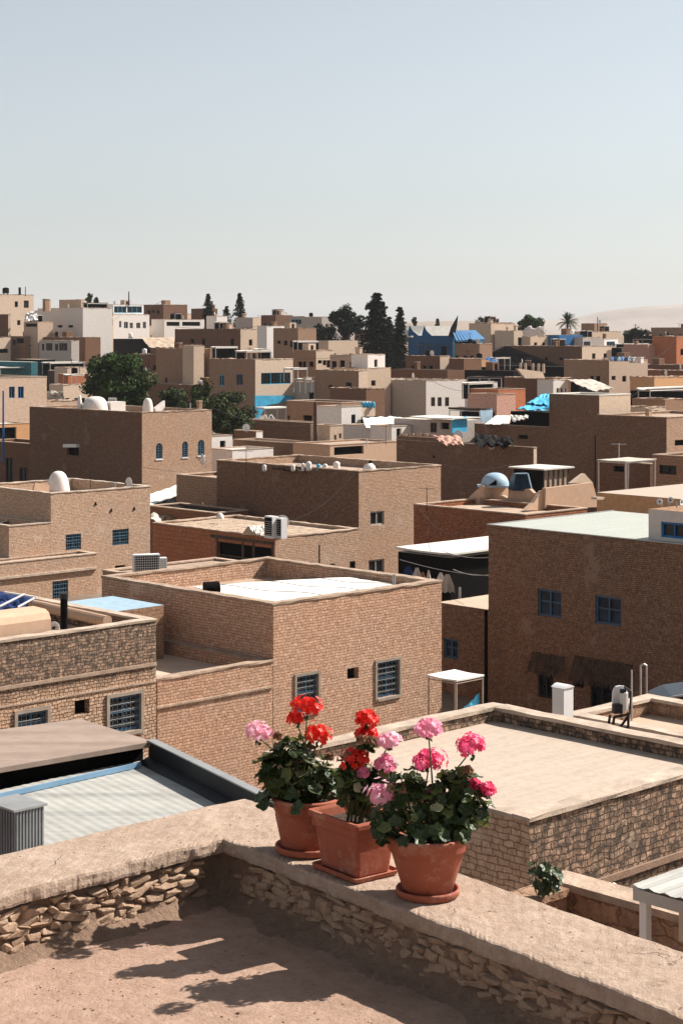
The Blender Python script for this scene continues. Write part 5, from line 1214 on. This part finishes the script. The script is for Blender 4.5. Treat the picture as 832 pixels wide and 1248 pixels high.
for i in range(6):
    drape('tarp', ['first','second','third','fourth','fifth','sixth'][i]+' blue plastic sheet from the left on the block with round openings', 'plastic sheet', [WD(743+i*4.2,439,306), WD(745+i*4.2,435.5-i%2,309), WD(748+i*4.2,436,309), WD(747.5+i*4.2,439.5,306)], ['bluet','navy','bluel'][i%3], 0, .2)
for i in range(2): chimney(['left','right'][i]+' white roof niche on the block with round openings', 771+i*9, 435, 439.5, 308, 8, 'white', 'white', name='roof_niche', cat='niche')
for i in range(9): planar('rock_heap', 'white boulder in the heap on the cream block below the round tree', 'boulder', 0, 0, 421, 'R', [(0,0)], .1, 'white') if False else None
rnd = random.Random(4); m = MB()
for i in range(14): p = WD(641+rnd.uniform(0,20), 404+rnd.uniform(-3,5), 416)-WD(650,409,416); rock(m, p, Vector((1,0,0)), Vector((0,1,0)), Z, rnd.uniform(.6,1.2), .8, rnd.uniform(.5,1.1))
tag(m.build('rock_heap', 'white', loc=WD(650,409,416)), 'white rubble heap on the cream block below the round tree', 'rubble')
m = MB()
for i in range(12): p = WD(60+rnd.uniform(0,16), 484+rnd.uniform(-5,4), 214)-WD(68,488,214); rock(m, p, Vector((1,0,0)), Vector((0,1,0)), Z, rnd.uniform(.3,.5), .4, rnd.uniform(.3,.6))
tag(m.build('sack_heap', 'sheetb', loc=WD(68,488,214)), 'heap of pale sacks on the tan shuttered house', 'sacks')
# white plastic chairs by the turquoise storey
for i, px in enumerate((322, 330)):
    b_ = thing('garden_chair', ['left','right'][i]+' white arched garden chair below the turquoise storey', 'chair', WD(px,516,228), .6*i); m = MB()
    m.path([Vector((-.35,0,0)), Vector((-.35,0,.7)), Vector((-.2,0,.98)), Vector((0,0,1.08)), Vector((.2,0,.98)), Vector((.35,0,.7)), Vector((.35,0,0))], .06, 6); m.build('backrest', 'whitep', b_)
    m = MB(); m.box(-.35,-.5,.40,.35,0,.46); m.build('seat', 'whitep', b_)
    for s in (-.32, .32): m = MB(); m.tube((s,-.46,0),(s,-.46,.7),.05); m.tube((s,-.46,.7),(s,0,.7),.04); m.build('leg', 'whitep', b_)
# small things on far roofs
kinds = ['antenna', 'chimney', 'tank', 'dish', 'shade', 'hut']
short = {}
rnd = random.Random(21)
used = 0
for H in list(HOUSES):
    if H['N'].y < 280 or H['a'] < 2.5 or 'stall' in H['root'].name: continue
    D = H['N'].y; pxN = CX+H['N'].x/D*F
    if pxN < -25 or pxN > 850: continue
    nm = H['label']
    w = nm.split(); ref = ' '.join(w[:9])
    for kd in rnd.sample(kinds, rnd.choice((1,2,3))):
        s, t = rnd.uniform(.25,.85)*H['a'], rnd.uniform(.25,.85)*H['b']; p = on(H, s, t)
        px = CX+p.x/p.y*F; py = HY-p.z/p.y*F
        k = F/p.y
        if kd == 'antenna': pole('thin aerial on the '+ref, px, py-rnd.uniform(1.6,3.)*k, py, p.y, .06, bars=rnd.choice((0,3)), mat='metald', name='antenna', cat='aerial')
        elif kd == 'chimney': chimney('squat chimney on the '+ref, px, py-rnd.uniform(.9,1.7)*k, py, p.y, rnd.uniform(.8,1.4)*k, rnd.choice(('mud','cream','mudd')))
        elif kd == 'shade':
            if H['a'] < 4 or H['b'] < 4: continue
            canopy('patched awning on the '+ref, px, py-1.9*k, p.y, None, None, a=rnd.uniform(1.8,3.), b=rnd.uniform(1.5,2.6), mat=rnd.choice(('sheet','darkb','sheetb','wood')), ph=1.9, sag=.12, th=.08, back=rnd.choice(('dark','wood',None)), pr=.05)
        elif kd == 'hut':
            if H['a'] < 4 or H['b'] < 4: continue
            house('little stair hut on the '+ref, px, py-1.5*k, p.y, None, None, rnd.choice(('mud','cream','mudd','beige')), a=1.8, b=1.6, drop=0, deck='deckd', base=p.z-.05, name='stair_hut', cat='stair hut', win=[('R', px+.4*k, py-1.2*k, px+.95*k, py, 'hole')] if rnd.random() < .6 else ())
        elif kd == 'tank': tank('water drum on the '+ref, px, py-rnd.uniform(1.,1.6)*k, py, p.y, rnd.uniform(.8,1.2)*k, rnd.choice(('acw','dark','dark')), .15)
        else: dish('satellite dish on the '+ref, px, py-.9*k, p.y, .5, rnd.uniform(-1.8,-.6), .9)
tank('dark tank on the tan tower at the far left', 7, 350, 358, 424, 8, 'dark', .1); chimney('short dark stub on the tan tower', 24, 350, 357, 424, 3, 'dark', 'dark'); pole('thin rod at the right end of the tan tower', 31, 349, 359, 424, .1, mat='metald')
chimney('pair of tall brown and tan stacks on the big plain grey house', 56, 364, 377, 402, 8, 'mud'); chimney('thin pale stack between the tall stacks and the box room', 60, 365, 377, 404, 4, 'cream')
pole('tall mast above the blue glazed room', 157, 355, 371, 440, .16, mat='metald'); pole('tall thin mast on the right skyline', 728, 386, 404, 500, .14, mat='metald'); pole('thin mast far right on the skyline', 774, 395, 408, 500, .1, bars=3, mat='metald')

# ================================================================== trees
def quads(name, cen, nrm, size, mat, parent, rs, asp=1.0):
    """many small leaf faces as one mesh"""
    n = len(cen); a = rs.normal(size=(n,3)); nrm = nrm/np.linalg.norm(nrm, axis=1, keepdims=True)
    a -= (a*nrm).sum(1, keepdims=True)*nrm; a /= np.linalg.norm(a, axis=1, keepdims=True); b = np.cross(nrm, a)
    s = size[:, None]; v = np.stack([cen-a*s*asp, cen-b*s*.55+nrm*s*.2, cen+a*s*asp, cen+b*s*.55+nrm*s*.2], 1).reshape(-1, 3)
    me = bpy.data.meshes.new(name); me.vertices.add(n*4); me.vertices.foreach_set('co', v.ravel()); me.loops.add(n*4); me.loops.foreach_set('vertex_index', np.arange(n*4))
    me.polygons.add(n); me.polygons.foreach_set('loop_start', np.arange(n)*4); me.polygons.foreach_set('loop_total', np.full(n, 4)); me.update(calc_edges=True)
    me.materials.append(M[mat]); o = bpy.data.objects.new(name, me); C.objects.link(o); o.parent = parent; return o
def tree(name, label, px, py_top, py_bot, D, wpx, mat='leaf', kind='round', n=5000, ls=.22, seed=1, group=None, gpy=None):
    rs = np.random.RandomState(seed); base = WD(px, py_bot, D); H_ = (py_bot-py_top)/F*D; R_w = wpx/2/F*D
    g = ground(base.x, base.y); root = thing(name, label, 'tree', (base.x, base.y, g-.5), 0, group); z0 = base.z-(g-.5)
    m = MB(); m.path([Vector((0,0,0)), Vector((.1,0,z0*.5)), Vector((0,.1,z0+H_*.5)), Vector((0,0,z0+H_*.9))], R_w*.12+.1, 8, .03)
    cen = []; out = []
    if kind == 'round':
        K = 44
        for k in range(K):
            d = rs.normal(size=3); d /= np.linalg.norm(d); q = rs.uniform(.35,.86)
            c = np.array([d[0]*R_w*q, d[1]*R_w*q, H_*.52+d[2]*H_*.46*q]); r = rs.uniform(.16,.34)*R_w
            m.tube((0,0,z0+H_*.2), Vector((c[0], c[1], c[2]+z0)), R_w*.03, .02, 5, False)
            dd = rs.normal(size=(n//K, 3)); dd /= np.linalg.norm(dd, axis=1, keepdims=True); rr = r*rs.uniform(.55,1.08,size=(n//K,1))
            cen.append(c+dd*rr*np.array([1,1,.8])); out.append(dd+np.array([0,0,.5])+rs.normal(size=dd.shape)*.5)
    elif kind == 'cone':
        L_ = int(H_/.42)
        for i in range(L_):
            t = i/L_; z = H_*(.02+.98*t); rad = 1.2*R_w*(1-t)**.62*rs.uniform(.72,1.12)+.12
            nb = max(5, int(11*(1-t)+4))
            for j in range(nb):
                th = rs.uniform(0, 2*PI); q = rs.uniform(.6,1.1)*rad; k_ = max(6, int(n/(L_*nb)))
                m.tube((0,0,z0+z), (q*math.cos(th), q*math.sin(th), z0+z-q*.12), .05, .015, 4, False)
                s = rs.uniform(.15,1.02,size=(k_,1))*q
                p = np.concatenate([s*math.cos(th), s*math.sin(th), z-s*.15+0*s], 1)+rs.normal(size=(k_,3))*np.array([.16,.16,.12])*(.5+rad*.3)
                cen.append(p); out.append(np.array([0,0,1])+rs.normal(size=p.shape)*.7)
    elif kind == 'spiky':
        for k in range(26):
            th = rs.uniform(0, 2*PI); el = rs.uniform(.1,1.4); L_ = rs.uniform(.6,1.05); tip = np.array([R_w*math.cos(th)*math.cos(el)*L_, R_w*math.sin(th)*math.cos(el)*L_, H_*(.15+.82*math.sin(el)*L_)])
            m.tube((0,0,z0+H_*.1), (tip[0], tip[1], tip[2]+z0), .08, .02, 5, False); k_ = n//26
            s = rs.uniform(.3,1.05,size=(k_,1)); o0 = np.array([0,0,H_*.12]); p = o0+(tip-o0)*s+rs.normal(size=(k_,3))*R_w*.085; cen.append(p); out.append(rs.normal(size=p.shape)+np.array([0,0,.5]))
    m.build('trunk', 'bark', root)
    cen = np.concatenate(cen); out = np.concatenate(out); cen[:,2] += z0
    quads('crown', cen, out, ls*rs.uniform(.6,1.3,size=len(cen)), mat, root, rs)
tree('broadleaf_tree', 'large round dark tree behind the arched window house', 142, 417, 515, 215, 94, 'leaf', 'round', 17000, .20, 3)
tree('broadleaf_tree', 'leafy shrubby tree right of the arched window house', 272, 473, 545, 205, 78, 'leafl', 'round', 9000, .18, 5)
tree('broadleaf_tree', 'low olive bush between the big tree and the leafy shrub', 212, 470, 515, 225, 52, 'leafl', 'round', 5000, .18, 6)
tree('broadleaf_tree', 'spiky young tree against the plain brown terrace house', 245, 462, 510, 222, 40, 'leaf', 'spiky', 3000, .18, 7)
tree('conifer_tree', 'first conifer from the left on the skyline', 254, 357, 402, 470, 21, 'conif', 'cone', 2600, .30, 8)
tree('conifer_tree', 'short conifer between the two taller ones on the left skyline', 276, 372, 400, 480, 16, 'conif', 'cone', 1300, .30, 9)
tree('conifer_tree', 'third conifer from the left on the skyline', 292, 356, 400, 475, 18, 'conif', 'cone', 2400, .30, 10)
tree('broadleaf_tree', 'black round topped tree left of the tallest conifer', 420, 364, 428, 400, 52, 'conif', 'round', 5200, .34, 11)
tree('broadleaf_tree', 'dark low tree left of the black round topped tree', 388, 395, 425, 405, 46, 'conif', 'round', 3000, .34, 12)
tree('conifer_tree', 'tallest conifer, broad and black, at the centre', 459, 356, 450, 380, 60, 'conif', 'cone', 13000, .32, 13)
tree('conifer_tree', 'half hidden conifer between the tallest and the slim one', 474, 385, 452, 384, 26, 'conif', 'cone', 5000, .28, 31)
tree('conifer_tree', 'slim dark conifer right of the tallest one', 487, 373, 452, 375, 27, 'conif', 'cone', 7000, .28, 14)
tree('broadleaf_tree', 'round tree on the right skyline left of the palm', 646, 382, 412, 450, 37, 'leaf', 'round', 4200, .34, 15)
tree('broadleaf_tree', 'tiny tree left of the blue pavilion horns', 505, 384, 402, 560, 8, 'conif', 'round', 500, .3, 16)
tree('broadleaf_tree', 'tiny tree behind the white swept canopy roof', 533, 387, 400, 560, 6, 'conif', 'cone', 500, .3, 17)
tree('broadleaf_tree', 'small bush peeking over the tall brown block', 585, 385, 402, 560, 14, 'leafl', 'round', 600, .3, 18)
tree('broadleaf_tree', 'little roof shrub above the cream house with balconies', 109, 355, 370, 420, 12, 'leafl', 'spiky', 500, .25, 19)
tree('broadleaf_tree', 'dark bush among the sheds on the right skyline', 776, 400, 412, 470, 34, 'conif', 'round', 1500, .3, 20)
tree('broadleaf_tree', 'tiny roof bush right of the little roof shrub', 117, 361, 370, 422, 8, 'leafl', 'round', 300, .25, 22)
# date palm
pb = WD(691, 412, 455); g = ground(pb.x, pb.y); root = thing('date_palm', 'date palm with a spreading crown on the right skyline', 'palm', (pb.x, pb.y, g-.5)); hp = WD(691,392,455).z-(g-.5)
m = MB(); m.path([Vector((0,0,0)), Vector((.1,0,hp*.5)), Vector((0,0,hp))], .38, 10, .30); m.build('trunk', 'bark', root)
rnd = random.Random(5); fr = MB()
for i in range(44):
    th = rnd.uniform(0, 2*PI); el = rnd.uniform(-.35, 1.35); Lp = rnd.uniform(2.6,3.4); d = Vector((math.cos(th)*math.cos(el), math.sin(th)*math.cos(el), math.sin(el))); side = d.cross(Z).normalized(); pts = []
    for q in range(9): t = q/8; pts.append(Vector((0,0,hp))+d*Lp*t+Vector((0,0,-1.1*t*t*(1.1-max(0, math.sin(el))*.7))))
    for q in range(8):
        p0, p1 = pts[q], pts[q+1]
        for k in range(3):
            c = p0.lerp(p1, k/3); w = .55*math.sin(PI*min(1, (q+k/3)/8*.85+.12))
            for sg in (-1, 1): fr.face([c, c+(p1-p0)*.28, c+side*sg*w+(p1-p0)*.7-Z*w*.35])
        fr.tube(p0, p1, .05, .04, 4, False)
fr.build('crown', 'leaf', root)
# wires strung over the roofs
wires = [((36,500,170),(215,575,136),'wire from the arched window house down to the lane'), ((258,497,175),(404,512,206),'wire from the arched window house to the two tier walls'),
 ((311,433,292),(445,430,306),'wire from the turquoise balcony house to the white cube tower'), ((101,372,400),(199,366,470),'wire along the left skyline'), ((519,460,302),(604,470,262),'wire from the off-white house towards the dark shops'),
 ((669,478,168),(795,463,230),'wire from the dark brick block to the right pergola'), ((537,565,126),(623,566,136),'wire from the wide brick house to the roof kiosk'), ((335,640,101),(437,571,121),'wire from the terracotta house up to the wide brick house'),
 ((62,598,118),(183,588,122),'sagging cable over the domed house roof'), ((595,636,79),(505,612,112),'cable from the big dark brown house to the red brown wall'), ((742,436,311),(824,417,371),'wire above the block with round openings'), ((213,398,386),(326,396,386),'wire along the long flat brown house')]
for a0, a1, lab in wires:
    pa, pb = WD(*a0), WD(*a1); n = 14; dl = (pb-pa).length; m = MB(); r = max(.012, min(pa.y, pb.y)*.00011)
    m.path([(pb-pa)*(q/n)-Vector((0,0,dl*.035*math.sin(PI*q/n))) for q in range(n+1)], r, 4); tag(m.build('wire', 'metald', loc=pa), lab, 'wire')
# aerials, dishes and chimneys on the nearer roofs
mid = [('tv aerial on the wide brick house left of the white tubs', 300, 548, 574, 124, 'a'), ('tv aerial at the back of the domed house', 110, 573, 596, 121, 'a'), ('short vent pipe on the domed house roof', 140, 588, 596, 120, 'p'),
 ('tv aerial on the arched window house', 218, 476, 498, 168, 'a'), ('vent stub on the roof of the arched window house', 232, 491, 499, 168, 'p'), ('tv aerial on the red brown wall house', 520, 594, 618, 112, 'a'),
 ('short flue on the central tan house parapet', 480, 700, 717, 71, 'p'), ('small flue on the cream roofed low brown house', 560, 716, 733, 86, 'p'), ('tv aerial on the peach house', 470, 517, 538, 168, 'a'),
 ('squat chimney on the dark brown wall at the right edge', 790, 498, 507, 162, 'c'), ('squat chimney on the long windowless brown house', 600, 531, 542, 151, 'c'), ('small chimney on the pale end of the two tier walls', 395, 507, 517, 206, 'c')]
for lab, px, y0, y1, D, kd in mid:
    if kd == 'a': pole(lab, px, y0, y1, D, .025, bars=4, mat='metald', name='antenna', cat='aerial')
    elif kd == 'p': pole(lab, px, y0, y1, D, .07, mat='metal', name='vent_pipe', cat='pipe')
    else: chimney(lab, px, y0, y1, D, 8, 'brickb')
for i, (px, py, D, lab) in enumerate(((250,560,128,'white dish at the left end of the wide brick house roof'), (160,589,121,'dish at the right end of the domed house roof'), (560,530,150,'dish beside the pink rug on the long windowless house'), (345,636,103,'dish behind the air conditioners'), (300,521,199,'dish on the small brown and white box'))): dish(lab, px, py, D, .42, -1.2+.3*i, .6)

# ================================================================== ground, hills, air, sky
ys = [-60,-20,0,20,60,100,150,200,250,300,330,360,390,420,470,520,600,700,850,1000,1500,2200,3000,4500,6500,8500,10500]
xs = [-9000,-5000,-2500,-1200,-600,-300,-150,0,150,300,600,1200,2500,5000,9000]
m = MB(); m.raw([(x, y, ground(x, y)) for y in ys for x in xs], [(j*len(xs)+i, j*len(xs)+i+1, (j+1)*len(xs)+i+1, (j+1)*len(xs)+i) for j in range(len(ys)-1) for i in range(len(xs)-1)])
structure(m.build('ground', 'earth'))
def ridge(name, prof, D, depth, amp, mat, seed):
    xs_ = np.linspace(-400, 1400, 220); m = MB(); vs = []; kk = 14
    px_ = [p[0] for p in prof]; pz = [HY-p[1] for p in prof]
    for j in range(kk+1):
        t = j/kk; dd = D-depth*.5+depth*t; prof_y = math.sin(PI*t)**.8 if t < .5 else math.sin(PI*t)**.6
        for x in xs_:
            X = (x-CX)/F*D; hgt = max(0, np.interp(x, px_, pz)+6)/F*D; hgt = hgt*prof_y-40
            hgt += noise.noise(Vector((X/300+seed, dd/300, 0)))*amp*prof_y+noise.noise(Vector((X/90+seed, dd/90, 3)))*amp*.3*prof_y
            vs.append((X, dd, hgt+(-6/F*D+40)*prof_y))
    q = len(xs_); m.raw(vs, [(j*q+i, j*q+i+1, (j+1)*q+i+1, (j+1)*q+i) for j in range(kk) for i in range(q-1)])
    structure(m.build(name, mat, smooth=True))
ridge('mountains', [(-400,402),(300,404),(480,402),(560,399),(620,393),(660,390),(690,388),(715,385),(735,380),(760,376),(790,372.5),(830,371),(870,370),(950,374),(1100,380),(1400,396)], 8000, 1600, 9, 'hill', 1.)
ridge('hills', [(-400,408),(430,408),(470,399),(495,393),(520,391.5),(560,391),(600,392),(630,398),(670,406),(1400,410)], 1700, 300, 1.5, 'hill', 7.)
hz = MB(); hz.box(-9600,-200,-60,9600,11000,190); hzo = hz.build('haze', 'white'); hzo['kind'] = 'stuff'
hm = bpy.data.materials.new('haze'); hm.use_nodes = True; nt = hm.node_tree; nt.nodes.remove(nt.nodes['Principled BSDF'])
pv_ = nt.nodes.new('ShaderNodeVolumePrincipled'); pv_.inputs['Color'].default_value = (.93,.91,.94,1); pv_.inputs['Density'].default_value = 6e-5
nt.links.new(pv_.outputs[0], nt.nodes['Material Output'].inputs['Volume']); hzo.data.materials.clear(); hzo.data.materials.append(hm)
tag(hzo, 'pale dry haze over the town and the far mountains', 'haze')

SUN_EL, SUN_X, SUN_Y = math.radians(42), 1.0, .43
wd = bpy.data.worlds.new('World'); scene.world = wd; wd.use_nodes = True; nt = wd.node_tree
sky = nt.nodes.new('ShaderNodeTexSky'); sky.sky_type = 'NISHITA'; sky.sun_disc = False; sky.sun_elevation = SUN_EL; sky.sun_rotation = math.atan2(SUN_X, SUN_Y)
sky.air_density = 1.0; sky.dust_density = 1.5; sky.ozone_density = 1.0; sky.altitude = 600
hs = nt.nodes.new('ShaderNodeHueSaturation'); hs.inputs['Saturation'].default_value = .37
tint = nt.nodes.new('ShaderNodeMix'); tint.data_type = 'RGBA'; tint.blend_type = 'MULTIPLY'; tint.inputs[0].default_value = 1; tint.inputs[7].default_value = (.975, 1.0, 1.0, 1)
nt.links.new(sky.outputs[0], hs.inputs['Color']); nt.links.new(hs.outputs[0], tint.inputs[6])
nt.links.new(tint.outputs[2], nt.nodes['Background'].inputs[0]); nt.nodes['Background'].inputs[1].default_value = .064
sl = bpy.data.lights.new('sun', 'SUN'); sl.energy = 5.0; sl.angle = math.radians(.5); sl.color = (1, .94, .87)
so = bpy.data.objects.new('sun', sl); C.objects.link(so)
dirv = Vector((SUN_X, SUN_Y, 0)).normalized()*math.cos(SUN_EL)+Vector((0,0,math.sin(SUN_EL)))
so.rotation_euler = (-dirv).to_track_quat('-Z', 'Y').to_euler(); so.location = (10, -5, 20)
cam = bpy.data.cameras.new('camera'); co = bpy.data.objects.new('camera', cam); C.objects.link(co)
cam.sensor_fit = 'HORIZONTAL'; cam.sensor_width = 36; cam.lens = 36*F/832; cam.shift_x = 0; cam.shift_y = -(624-HY)/832
cam.clip_start = .1; cam.clip_end = 20000; co.rotation_euler = (PI/2, 0, 0); co.location = (0, 0, 0); scene.camera = co
vs_ = scene.view_settings; vs_.view_transform = 'Standard'; vs_.look = 'None'; vs_.gamma = 1; vs_.use_curve_mapping = False; vs_.exposure = 0.98
scene.cycles.max_bounces = 6; scene.cycles.diffuse_bounces = 3; scene.cycles.volume_bounces = 0
